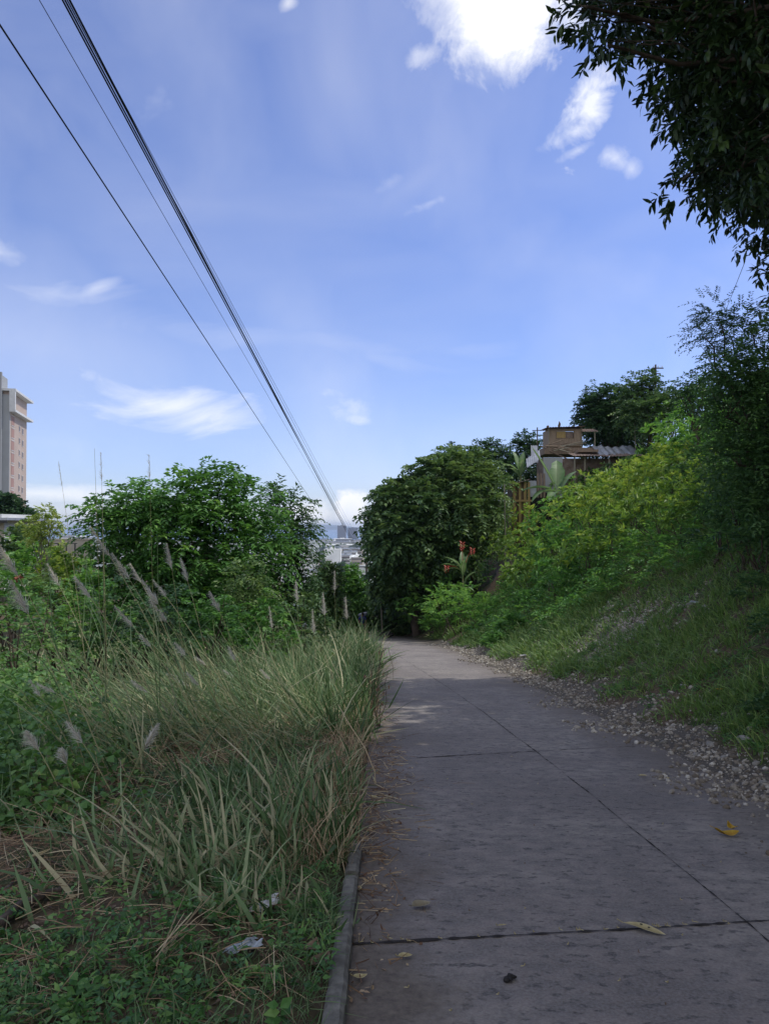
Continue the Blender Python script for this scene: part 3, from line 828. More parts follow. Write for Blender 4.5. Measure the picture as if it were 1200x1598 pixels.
    lob = [(455, 790, 26, 0, .55), (430, 775, 26, .2, .6), (440, 830, 45, 0, .8), (465, 842, 28, 0, .6), (474, 818, 14, 0, .5), (415, 880, 46, .3, 1), (455, 890, 36, 0, 1), (435, 940, 46, 0, .8), (476, 866, 16, .2, .5), (478, 905, 18, .2, 1)]
    tree('umbrella_crowned_tree', 'smaller tree with flat leaf tiers touching the overhead wires beside the bushy green tree', 'tree', np.array([-2.9, 25, gz(-2.9, 25)]), lobes_px(lob, 24.5), 'dark', rg, dens=13, K=9, TL=.55, L=.20, W=.075, shape='fold', droop=.45,
         r0=.11, top=-.5, fill=.6, lump=.35, tint0=.6, tvar=.3)
    lob = [(385, 895, 26, 0, .8), (372, 915, 28, 0, .9), (400, 930, 30, 0, .9)]
    tree('pale_leaved_bush', 'yellowish bush in front of the dark trunk shade of the bushy green tree', 'bush', np.array([-3.3, 19, gz(-3.3, 19)]), lobes_px(lob, 18.5), 'broad', rg, dens=22, K=8, TL=.3, L=.13, W=.065, droop=.4, r0=.04, tint0=.8, top=-.7, fill=.4)
    # big dark tree at the bend
    Y = 52
    lob = [(612, 800, 36, 0, .9), (640, 785, 42, 0, .8), (604, 850, 28, 0, 1.1), (632, 835, 50, -2, .8), (680, 800, 55, -1, .8), (664, 752, 30, 1, .7), (620, 764, 22, 1, .7), (586, 815, 18, 0, .8), (600, 780, 16, 1, .8), (655, 735, 16, 1, .7), (682, 728, 18, 1, .7), (700, 855, 42, -2, .8), (650, 870, 52, 0, .7), (612, 895, 36, 1, 1), (588, 842, 14, 1, 1), (640, 915, 50, 3, 1), (690, 910, 40, 4, 1), (604, 922, 22, 6, 1.3), (640, 950, 36, 7, .9), (678, 948, 36, 6, .9), (606, 955, 28, 8, 1), (655, 972, 30, 6, .6), (622, 972, 26, 7, .6)]
    tree('roadside_tree', 'massive dark broad leaved tree beside the bend of the road, black with shade underneath', 'tree', np.array([2.2, 53, gz(2.2, 53)]), lobes_px(lob, Y), 'broad', rg, dens=4.2, K=9, TL=.85, L=.46, W=.25, shape='fold', droop=.45,
         r0=.30, top=-.8, fill=1.3, lump=.5, tint0=.55, tvar=.32)
    lob = [(700, 725, 34, 0, .7), (735, 730, 36, 0, .7), (715, 755, 50, -1, .7), (752, 762, 38, -2, .8), (690, 760, 34, 0, .8), (735, 800, 48, -3, .8), (758, 800, 22, -3, 1), (730, 840, 40, -3, .8)]
    tree('slope_tree', 'rounded green tree on the slope between the massive dark tree and the shacks', 'tree', np.array([6.3, 54, gz(6.3, 54)]), lobes_px(lob, 54), 'broad', rg, dens=4.6, K=9, TL=.8, L=.42, W=.20, shape='fold', droop=.45, r0=.2, top=-.7, fill=1.0, tint0=.85, lump=.42)
    for (lab, px, lob, Yt) in (
        ('small dark tree crown against the sky above the rounded slope tree', 708, [(708, 712, 20, 0, .8), (690, 722, 14, 0, .8), (725, 716, 14, 0, .8), (705, 735, 26, 0, .8)], 66),
        ('dark bushy crown against the sky just before the banana leaves by the shacks', 765, [(768, 704, 20, 0, .8), (750, 700, 13, 0, .7), (785, 714, 14, 0, .8), (768, 725, 26, 0, .8), (790, 735, 20, 0, .8), (800, 728, 20, 0, .8), (792, 760, 26, 0, .9)], 66),
        ('thin dark treetop just beside the cross shaped pole of the upper shack', 822, [(815, 690, 13, 0, .9), (828, 686, 12, 0, .8), (806, 696, 9, 0, .7), (822, 706, 18, 0, .8), (838, 700, 10, 0, .8), (826, 728, 24, 0, .8), (842, 745, 26, 0, .9), (818, 755, 26, 0, .9)], 70)):
        b = P(px, 800, Yt); b[2] = gz(b[0], Yt)
        tree('hilltop_tree', lab, 'tree', b, lobes_px(lob, Yt), 'dark', rg, dens=6, K=8, TL=.7, L=.32, W=.16, droop=.4, r0=.14, fill=.8, tint0=.35, lump=.35)
    Y = 62
    lob = [(945, 625, 32, 0, .75), (925, 635, 22, 0, .8), (965, 640, 38, 0, .9), (945, 660, 40, 0, .7), (950, 690, 40, 3, .7), (990, 688, 40, 3, .7), (985, 655, 34, -1, .9), (920, 655, 20, 0, .7)]
    b = P(955, 720, Y); b[2] = gz(b[0], Y)
    tree('hilltop_tree', 'dark round crowned tree on the hilltop just behind the upper shack', 'tree', b, lobes_px(lob, Y), 'dark', rg, dens=5, K=9, TL=.8, L=.36, W=.17, droop=.45, r0=.2, fill=1.0, tint0=.32, lump=.33)
    lob = [(1000, 600, 22, 0, .8), (1015, 615, 28, 0, .9), (990, 622, 24, 0, .9), (1035, 635, 28, -2, .8), (1010, 650, 40, -2, .8), (1050, 625, 16, -2, .8)]
    b = P(1012, 700, Y); b[2] = gz(b[0], Y)
    tree('hilltop_tree', 'open crowned tree in front of the small utility pole on the hilltop', 'tree', b, lobes_px(lob, 58), 'broad', rg, dens=5, K=9, TL=.8, L=.34, W=.16, droop=.45, r0=.2, fill=.7, tint0=.5, lump=.4)
    lob = [(1075, 600, 16, 0, .7), (1060, 612, 12, 0, .7), (1095, 612, 22, 0, .8), (1080, 625, 24, 0, .7), (1110, 620, 30, 0, .9)]
    b = P(1090, 700, 32); b[2] = gz(b[0], 32)
    tree('hillside_tree', 'loose leafed treetop on the skyline below the feathery crown', 'tree', b, lobes_px(lob, 32), 'dark', rg, dens=9, K=9, TL=.5, L=.2, W=.07, droop=.45, r0=.1, fill=.5, tint0=.45, lump=.4)
    # small trees past the left grass, at the end of the road
    for (lab, lob, Yt, mat, tn) in (
        ('sunlit green tree in the gap below the distant city', [(545, 911, 20, 0, .8), (528, 918, 22, 0, .9), (557, 920, 20, 0, 1), (538, 945, 28, 0, .9), (548, 893, 11, 0, .8), (560, 950, 22, 0, 1), (520, 960, 26, 0, .8), (545, 972, 26, 0, .7)], 60, 'green', .6),
        ('brownish bush under the white building in the gap between the trees', [(508, 908, 20, 0, .8), (516, 893, 14, 0, .7), (500, 925, 24, 0, .9), (512, 950, 28, 0, .9), (490, 945, 24, 0, .9), (502, 972, 30, 0, .7)], 52, 'broad', .7)):
        b = P(lob[0][0], 980, Yt); b[2] = gz(b[0], Yt)
        tree('gap_tree' if mat == 'green' else 'gap_bush', lab, 'tree' if mat == 'green' else 'bush', b, lobes_px(lob, Yt), mat, rg, dens=16, K=8, TL=.5, L=.28, W=.15, droop=.4, r0=.08, fill=1.2, tint0=tn)
    # far left
    lob = [(0, 790, 26, 0, .8), (20, 800, 24, 0, .8), (42, 812, 18, 0, .8), (15, 822, 36, 0, .6), (-30, 800, 40, 0, .8), (48, 828, 18, 0, .8)]
    b = P(10, 860, 95); b[2] = gz(b[0], 95)
    tree('dark_tree', 'dark round tree in front of the apartment tower at the left edge', 'tree', b, lobes_px(lob, 95), 'dark', rg, dens=2.6, K=9, TL=1.3, L=.62, W=.32, droop=.45, r0=.25, fill=1, tint0=.35, lump=.35)
    lob = [(72, 796, 11, 0, .35), (66, 812, 13, 0, .5), (82, 812, 12, 0, .45), (62, 828, 14, .2, .6), (78, 832, 13, 0, .6), (50, 840, 10, 0, .6), (86, 822, 9, 0, .4)]
    b = P(63, 872, 26); b[2] = min(gz(b[0], 26), b[2])
    tree('young_tree', 'young pale yellow green tree with a thin bare trunk at the far left', 'tree', b, lobes_px(lob, 26), 'pale', rg, dens=30, K=8, TL=.26, L=.13, W=.075, droop=.4, r0=.055, fill=.3, tint0=.5, bark='barkpale', lump=.3)
# ------------------------------------------------------------------ right slope
def slope_samples(n, d0, d1, y0, y1, rg, p=1.0):
    """points on the slope, denser towards the near end"""
    u = rg.random(n)
    y = y0 * (y1 / y0) ** u if p == 1 else y0 + (y1 - y0) * u ** p
    d = rg.uniform(d0, d1, n)
    x = xr(y) + d
    return x, y, d


def rock_mesh(rg, sub=2, amp=.3, flat=.7):
    import bmesh
    bm = bmesh.new(); bmesh.ops.create_icosphere(bm, subdivisions=sub, radius=1)
    v = np.array([q.co[:] for q in bm.verts]); f = np.array([[w.index for w in q.verts] for q in bm.faces]); bm.free()
    pl = nrm(rg.normal(0, 1, (9, 3))); hh = rg.uniform(.62, .95, 9)
    for a, h in zip(pl, hh):                       # knock flat facets off the ball
        k = v @ a; v = v - np.maximum(k - h, 0)[:, None] * a
    v = v * (1 + amp * .25 * rg.normal(0, .3, (len(v), 1))) * np.array([1, rg.uniform(.6, .9), flat])
    return v, f


def scatter_rocks(mb, c, s, rg, temps, tint=None):
    for k in range(len(temps)):
        m = np.arange(len(c)) % len(temps) == k
        n = int(m.sum())
        if n == 0: continue
        v, f = temps[k]
        th = rg.uniform(0, 6.283, n); ca, sa = np.cos(th), np.sin(th)
        q = v[None] * s[m][:, None, None]
        x = q[:, :, 0] * ca[:, None] - q[:, :, 1] * sa[:, None]; y = q[:, :, 0] * sa[:, None] + q[:, :, 1] * ca[:, None]
        tl = rg.normal(0, .3, (n, 1)); z = q[:, :, 2] + x * tl
        w = np.stack([x, y, z], -1) + c[m][:, None]
        i = np.arange(n)[:, None, None] * len(v) + f[None]
        mb.add(w.reshape(-1, 3), i.reshape(-1, 3), np.repeat(rg.random(n), len(v)))


def pebble_material():
    m, t, b = newmat('limestone_gravel')
    a = t.n('ShaderNodeAttribute', attribute_name='tint')
    g = t.n('ShaderNodeNewGeometry')
    c = t.ramp(a.outputs['Fac'], [(0, (.12, .098, .075)), (.4, (.25, .22, .18)), (.75, (.40, .365, .305)), (1, (.62, .585, .51))])
    f = t.noise(g.outputs['Position'], 45, 4, .7)
    c = t.mix(t.math('MULTIPLY', t.ramp(f, [(.4, (1, 1, 1)), (.65, (0, 0, 0))]), .4), c, (.14, .115, .085))
    t.l(c, b.inputs['Base Color']); b.inputs['Roughness'].default_value = .9; b.inputs['Specular IOR Level'].default_value = .2
    return m


def build_slope():
    FLW = P(722, 900, 46.5)
    rg = np.random.default_rng(21)
    M['gravel'] = pebble_material()
    # gravel at the foot, thinning over the slab
    temps1 = [rock_mesh(rg, 1, .5) for _ in range(8)]
    mb = MB()
    x, y, d = slope_samples(36000, -1.1, 2.2, 3.2, 42, rg)
    w = fbm(x * .8, y * .8)
    keep = rg.random(len(x)) < np.clip(1.2 - np.abs(d - .34 + (w - .5) * 1.5) / .78, 0, 1) ** 1.6
    x, y, d = x[keep], y[keep], d[keep]
    s = .005 + .040 * rg.random(len(x)) ** 5.0 + .0007 * y
    c = G(960, 985); n = 11000
    px = c[0] + rg.normal(0, .75, n); py = c[1] + rg.normal(0, 1.9, n); kq = fbm(px * 1.2, py * 1.2) > .42; px, py = px[kq], py[kq]; n = len(px)
    sx_, sy_, sd_ = slope_samples(2600, 1.2, 7.5, 5.5, 34, rg); kq = fbm(sx_ * .9 + 11, sy_ * .9) > .5; px = np.r_[px, sx_[kq]]; py = np.r_[py, sy_[kq]]; n = len(px)
    x = np.r_[x, px]; y = np.r_[y, py]; s = np.r_[s, .012 + .050 * rg.random(n) ** 2.8]
    z = np.where(x < xr(y) - .1, zr(y), ground(x, y)) + s * .25
    scatter_rocks(mb, np.stack([x, y, np.maximum(z - s * .2, zr(y) + s * .15)], 1), s, rg, temps1)
    tag(mb.build('gravel', M['gravel']), kind='stuff')
    # loose rocks one can tell apart
    protos = []
    spots = [(1160, 1160, .105), (1108, 1163, .06), (1060, 1172, .05), (1085, 1180, .045), (1035, 1160, .05), (1130, 1185, .05), (1010, 1150, .04), (1180, 1195, .055), (1150, 1205, .05), (1190, 1225, .045), (1075, 1150, .05),
             (1120, 1140, .05), (1020, 1180, .035), (1170, 1140, .05), (980, 1140, .04), (950, 1120, .035), (1095, 1200, .035), (1188, 1250, .04), (900, 1090, .04), (930, 1105, .04), (1050, 1135, .045), (1000, 1120, .04),
             (952, 942, .10), (948, 968, .11), (1002, 974, .12), (1020, 1010, .08), (985, 1000, .09), (960, 1020, .08), (935, 1005, .08), (920, 1030, .08), (975, 985, .09), (1075, 945, .10), (1100, 950, .11), (915, 1050, .07), (940, 1045, .07), (970, 1045, .07),
             (880, 1020, .08), (865, 1060, .06), (840, 1040, .06), (820, 1030, .07), (785, 1010, .08), (800, 1020, .07), (700, 1005, .12), (712, 1008, .10), (690, 1002, .10), (1165, 1030, .08), (1120, 1020, .07)]
    grp = 'loose limestone rocks along the road edge and slope'
    for k, (px, py, s) in enumerate(spots):
        p = G(px, py)
        if p[0] < xr(p[1]) - .1: p[2] = float(zr(p[1]))
        if k < 8 or k == 0:
            v, f = rock_mesh(rg, 3, .12, .62); m = MB(); m.add(v, f, rg.random())
            o = m.build('rock', M['rock']); protos.append(o)
        else:
            o = protos[1 + k % 7].copy(); COL.objects.link(o)
        o.location = [float(q) for q in p + UP * s * .22]; o.scale = (s, s * rg.uniform(.75, 1), s * rg.uniform(.7, 1)); o.rotation_euler = (rg.normal(0, .15), rg.normal(0, .15), rg.uniform(0, 6.28))
        if k == 0: tag(o, 'largest pale flat topped rock in the gravel at the right edge of the road', 'rock', grp)
        elif k == 1: tag(o, 'blocky pale rock next to the largest flat topped one in the gravel', 'rock', grp)
        elif py > 1080: tag(o, 'fist sized limestone rock lying in the gravel along the road edge', 'rock', grp)
        elif py > 1000 and px < 730: tag(o, 'pale stone where the earth path meets the road', 'rock', grp)
        else: tag(o, 'pale limestone rock lying in the scree patch on the grassy slope', 'rock', grp)
    # short grass over the lower slope
    mb = MB()
    x, y, d = slope_samples(170000, .5, 11, 5, 48, rg)
    w = fbm(x * .8, y * .8); tuft = fbm(x * 1.6 + 5, y * 1.6)
    c = G(960, 985)
    scree = np.exp(-(((x - c[0]) / 1.1) ** 2 + ((y - c[1]) / 2.3) ** 2))
    dm = np.min([np.hypot(x - a[0], y - a[1]) for a in np.linspace(PATH[0], PATH[-1], 24)], 0)
    dpx = np.hypot((x[:, None] - PATH[None, :, 0]), (y[:, None] - PATH[None, :, 1])).min(1)
    keep = (rg.random(len(x)) < np.clip((tuft - .24) * 3.6, .2, 1) * (1 - .85 * scree) * sst(.5, 1.3, d + (w - .5) * 1.3)) & (dpx > .8)
    x, y = x[keep], y[keep]; n = len(x)
    tuftk = np.clip((tuft[keep] - .3) * 2.4, .2, 1.2)
    base = np.stack([x, y, ground(x, y)], 1)
    dv = UP + rg.normal(0, .38, (n, 3)) + np.array([-.22, -.1, 0])
    h = (.09 + .24 * rg.random(n) ** 1.5) * (.6 + .8 * tuftk) * (1 + y / 40)
    b = rg.normal(0, .05, (n, 3)) * (1 + y[:, None] / 25); b[:, 2] = -h * .35
    ribbons(mb, base, dv, b, h, (.006 + .0011 * y), 2, np.clip(rg.normal(.42, .22, n), 0, 1))
    tag(mb.build('slope_grass', M['slopegrass']), kind='stuff')
    # small herbs between the grass
    mb = MB()
    x, y, d = slope_samples(15000, .7, 12, 5, 48, rg); t2 = fbm(x * .9 + 40, y * .9)
    keep = (t2 > .5) & (np.hypot((x[:, None] - PATH[None, :, 0]), (y[:, None] - PATH[None, :, 1])).min(1) > .6)
    x, y = x[keep], y[keep]; n = len(x)
    sprays(mb, np.stack([x, y, ground(x, y)], 1), UP + rg.normal(0, .45, (n, 3)), 6, .12 + .006 * y, .075, .036, rg, 'rhomb', .4, .9, .35, .3)
    tag(mb.build('slope_weeds', M['weed']), kind='stuff')
    # dense tangle higher up and beyond
    mb = MB()
    x, y, d = slope_samples(15000, 1.2, 20, 9, 75, rg)
    lim = np.interp(y, [9, 13, 17, 22, 27, 34, 45, 75], [5.6, 5.6, 5.2, 4.0, 2.5, 1.6, .6, .6])
    kk = 0
    keep = (d > lim + 1.6 * (fbm(x * .7, y * .7) - .5)) & (np.hypot((x[:, None] - PATH[None, :, 0]), (y[:, None] - PATH[None, :, 1])).min(1) > 1.7) & (np.hypot(x - FLW[0] - .3, y - FLW[1] + 2) > 2.2)
    x, y = x[keep], y[keep]; n = len(x)
    hh = (.25 + 1.0 * rg.random(n) * fbm(x * .5, y * .5) * 1.6) * (1 - .6 * np.exp(-((x - 15.5) / 4.5) ** 2 - ((y - 53) / 8) ** 2))
    zz = ground(x, y)
    sprays(mb, np.stack([x, y, zz + hh * .7], 1), UP * .6 + rg.normal(0, .55, (n, 3)) + np.array([-.35, -.2, 0]), 8, .34 + .006 * y, .14 + .0022 * y, .055 + .001 * y, rg, 'rhomb', .5, .9, np.clip(.12 + .7 * fbm(x * .45 + 3, y * .45), 0, 1) if False else .45, .35)
    tag(mb.build('undergrowth', M['green']), kind='stuff')


def build_shrubs():
    rg = np.random.default_rng(33)
    grp = 'leafy shrubs in the thicket on the slope'
    yl = 'yellow green shrub with spreading leaf fingers in the thicket on the slope'
    dk = 'dark green shrub in the thicket on the slope below the dark bank trees'
    def put(px, py, hpx, mat, lab, K=8, Lp=11, tint=.5, n=62, wide=1.0, name='shrub', cat='shrub', g=grp, whorl=True):
        p = G(px, py, 6)
        Y = p[1]; h = hpx * Y / 1200; L = min(.34, Lp * Y / 1200)
        return shrub(name, lab, cat, p - UP * .05, h, h * .55 * wide, mat, rg, n=n, K=K, TL=L * 1.6, L=L * 1.15, W=L * .42, group=g, tint0=tint, up=.45, droop=.35, whorl=whorl, side=.85)
    # row by row up the slope
    rows = [
        # px, py(base), h px, mat, tint
        (800, 900, 75, 'yellow', .45), (840, 905, 80, 'yellow', .4), (880, 900, 80, 'green', .5), (820, 935, 60, 'yellow', .35), (870, 940, 65, 'green', .35), (915, 915, 80, 'yellow', .3), (960, 890, 85, 'yellow', .35),
        (790, 860, 62, 'yellow', .6), (830, 860, 70, 'yellow', .55), (870, 860, 80, 'green', .6), (910, 860, 90, 'yellow', .5), (950, 850, 95, 'yellow', .55), (995, 850, 88, 'yellow', .5), (1035, 850, 90, 'yellow', .4), (1075, 850, 80, 'yellow', .3),
        (845, 820, 55, 'green', .85), (880, 815, 60, 'green', .8), (920, 815, 75, 'yellow', .6), (960, 810, 70, 'yellow', .7), (1000, 800, 75, 'yellow', .75), (1040, 790, 90, 'yellow', .65), (1080, 800, 90, 'yellow', .45), (1110, 820, 80, 'yellow', .3),
        (930, 785, 36, 'green', .6), (985, 765, 38, 'yellow', .65), (1055, 752, 60, 'yellow', .6), (1060, 740, 90, 'green', .8), (1100, 740, 95, 'green', .55), (1050, 700, 70, 'green', .85), (1085, 690, 75, 'green', .7), (1025, 700, 60, 'green', .8), (1030, 690, 45, 'green', .75),
        (1110, 660, 60, 'green', .55), (855, 796, 40, 'broad', .5), (880, 790, 46, 'broad', .55), (905, 786, 44, 'broad', .6), (930, 776, 40, 'broad', .6), (955, 766, 38, 'broad', .5), (982, 756, 34, 'broad', .55), (840, 806, 34, 'broad', .5)]
    for k, (px, py, h, m, tn) in enumerate(rows):
        lab = yl if m == 'yellow' else ('low bush in front of the shacks under the sheet metal roof' if m == 'broad' else 'green leafy shrub in the thicket on the slope above the yellow green ones' if py < 790 else 'green leafy shrub in the thicket between the path and the gravel')
        put(px, py, h, m, lab, tint=tn)
    for (px, py, h) in ((1120, 880, 90), (1160, 890, 100), (1195, 900, 110), (1150, 850, 120), (1110, 800, 110), (1190, 840, 130), (1180, 950, 60), (1205, 1010, 60), (1195, 1120, 42)):
        put(px, py, h, 'dark', dk if py < 940 else 'dark leafy clump low on the grassy slope at the right edge', tint=.6, Lp=10, whorl=False)
    # bright low bushes between path and road
    for (px, py, h, tn, lab) in ((650, 985, 45, .55, 'bright green bush at the bend beside the road under the massive dark tree'), (690, 982, 84, .8, 'bright green leafy bush between the road and the earth path'), (664, 982, 64, .7, 'bright green leafy bush between the road and the earth path'),
                                 (745, 982, 56, .7, 'bright green leafy bush between the road and the earth path'), (640, 970, 30, .5, 'bright green leafy bush between the road and the earth path'), (704, 990, 70, .75, 'bright green leafy bush between the road and the earth path'),
                                 (722, 986, 78, .8, 'pale green bush just under the plant with red flowers'), (690, 992, 36, .6, 'bright green leafy bush between the road and the earth path'), (775, 1012, 22, .4, 'dark low bush where the earth path meets the road edge'), (672, 905, 36, .4, 'bright green leafy bush between the road and the earth path'),
                                 (798, 990, 30, .4, 'dull green bush just above the foot of the earth path'), (828, 962, 40, .35, 'dull green bush just above the foot of the earth path')):
        put(px, py, h, 'green', lab, K=8, Lp=8, tint=tn, n=75, wide=1.5, g='bushes along the earth path', name='bush', cat='bush', whorl=False)
    # banana plants by the shacks
    b = P(870, 775, 48)
    b[2] = gz(b[0], 48)
    sh = float(P(868, 768, 48)[2] - b[2])
    banana('banana_plant', 'large leaved banana plant in front of the shacks with one leaf standing up straight', b,
           [(165, 3.4, .85, .12, -46), (185, 2.7, .75, .5, -4), (205, 2.5, .7, .7, 4), (80, 2.8, .9, .35, -52), (20, 2.4, .8, .4, -46), (-40, 2.2, .7, .8, -10), (240, 2.1, .65, .8, -5), (5, 2.4, .7, .6, -20)], max(.4, sh), rg)
    b = P(812, 760, 58); b[2] = gz(b[0], 58); sh = float(P(812, 742, 58)[2] - b[2])
    banana('banana_plant', 'upright dark banana plant standing against the trees just before the shacks', b, [(120, 2.3, .5, .3, -58), (60, 2.2, .5, .3, -60), (180, 2.0, .5, .6, -40), (0, 2.0, .45, .5, -45), (270, 2.0, .5, .45, -55), (220, 1.9, .45, .6, -35)], max(.4, sh), rg)
    # plant with red bracts
    YB = 46.5; b = P(722, 900, YB); b[2] = gz(b[0], YB); sh = float(P(722, 892, YB)[2] - b[2])
    o = banana('red_flowered_plant', 'broad leaved plant with hanging red flower clusters beside the earth path', b, [(160, 1.7, .36, .5, -40), (185, 1.7, .34, .6, -25), (200, 1.5, .32, .7, -15), (90, 1.5, .36, .4, -62), (20, 1.6, .36, .5, -42), (-20, 1.3, .3, .9, -30), (250, 1.3, .3, .9, -40), (300, 1.3, .3, .9, -35), (60, 1.6, .34, .4, -55), (170, 1.5, .34, .6, -50), (210, 1.5, .34, .6, -50), (270, 1.6, .36, .5, -60), (330, 1.5, .34, .6, -50), (240, 1.4, .34, .7, -45), (10, 1.5, .34, .6, -45), (190, 1.5, .34, .5, -65), (350, 1.5, .34, .5, -65), (290, 1.4, .34, .7, -40)], sh, rg, 'flowering plant', stem_r=.045, low=.12)
    for (px, py, l) in ((737, 860, .5), (697, 888, .5), (721, 852, .7)):
        q = P(px, py, YB - .3) - b; l = l * .72; mb = MB()
        k = 7
        for j in range(k):
            c = q + np.array([.05 * (1 if j % 2 else -1), 0, l * .5 - l * j / k])
            leaf_cards(mb, np.array([c]), np.array([[.55 * (1 if j % 2 else -1), -.4, .25]]), np.array([[0, -1, .6]]), .17, .07, rg.random(), 'fold')
            leaf_cards(mb, np.array([c]), np.array([[.2 * (1 if j % 2 else -1), -.6, -.5]]), np.array([[0, -1, .6]]), .16, .07, rg.random(), 'fold')
        mb.tube([np.array([0, 0, sh]), (np.array([0, 0, sh]) + q) / 2 + UP * .25, q + UP * l * .5, q - UP * l * .4], .018, 5, .5)
        f = mb.build('flower', M['bract'], o)
        if px == 721: f['label'] = 'faded pinkish upright flower cluster'
# ------------------------------------------------------------------ left verge
def verge_samples(n, e0, e1, y0, y1, rg):
    y = y0 * (y1 / y0) ** rg.random(n); e = e0 + (e1 - e0) * rg.random(n)
    return xl(y) - e, y, e


def tall_mask(x, y, e):
    """1 where the tall grass stands, 0 on the trampled corner near the camera"""
    m = .16 + .84 * sst(3.3, 5.4, y - .35 * (e - .8) + 2.6 * (fbm(x * 1.1, y * 1.1) - .5) + np.where(e > 1.6, -.9 * (e - 1.6), 0))
    return m


def plume_stalk(base, tip, plen, rg, label, curve=.1, fluff=1.0, mat='stalk', group='plume grass stalks', leaves=2, thick=.0045, droopdir=None):
    base, tip = np.asarray(base, float), np.asarray(tip, float)
    o = thing('plume_grass_stalk' if plen else 'grass_stalk', label, 'grass stalk', base, group)
    L = np.linalg.norm(tip - base); t = np.linspace(0, 1, 9)[:, None]
    side = np.array([np.sign(tip[0] - base[0]) or 1, 0, 0])
    pts = (tip - base) * t + UP * (curve * L * np.sin(t * math.pi) * .5) + side * (curve * L * .4 * (t ** 2 - t))
    mb = MB(); mb.tube(pts, np.linspace(thick, thick * .35, 9), 5, rg.uniform(.35, .9)); mb.build('stalk', M[mat], o)
    if plen:
        pb = MB(); n = int(230 * fluff + 30)
        k = rg.random(n); q = 1 - plen / L * (1 - k * .98)
        c = np.stack([np.interp(q, t[:, 0], pts[:, j]) for j in range(3)], 1)
        ax = nrm((pts[-1] - pts[-2])[None])
        dv = ax * 1.0 + rg.normal(0, rg.uniform(.2, .34), (n, 3)); 
        bend = (side * rg.uniform(-.01, .03) - UP * rg.uniform(.02, .06)) * fluff + rg.normal(0, .012, (n, 3))
        l = rg.uniform(.075, .125) * (1.15 - k) * fluff + .022
        ribbons(pb, c, dv, bend, l, .0042, 2, rg.random(n))
        pb.build('plume', M['plume'], o)
    if leaves:
        lb = MB(); m = leaves
        q = rg.uniform(.1, .55, m); c = np.stack([np.interp(q, t[:, 0], pts[:, j]) for j in range(3)], 1)
        dv = nrm(tip - base) + rg.normal(0, .45, (m, 3)); bend = rg.normal(0, .12, (m, 3)); bend[:, 2] = -.18
        ribbons(lb, c, dv, bend, L * rg.uniform(.3, .5, m), .012, 6, rg.uniform(.3, .8, m)); lb.build('foliage', M['grass'], o)
    return o


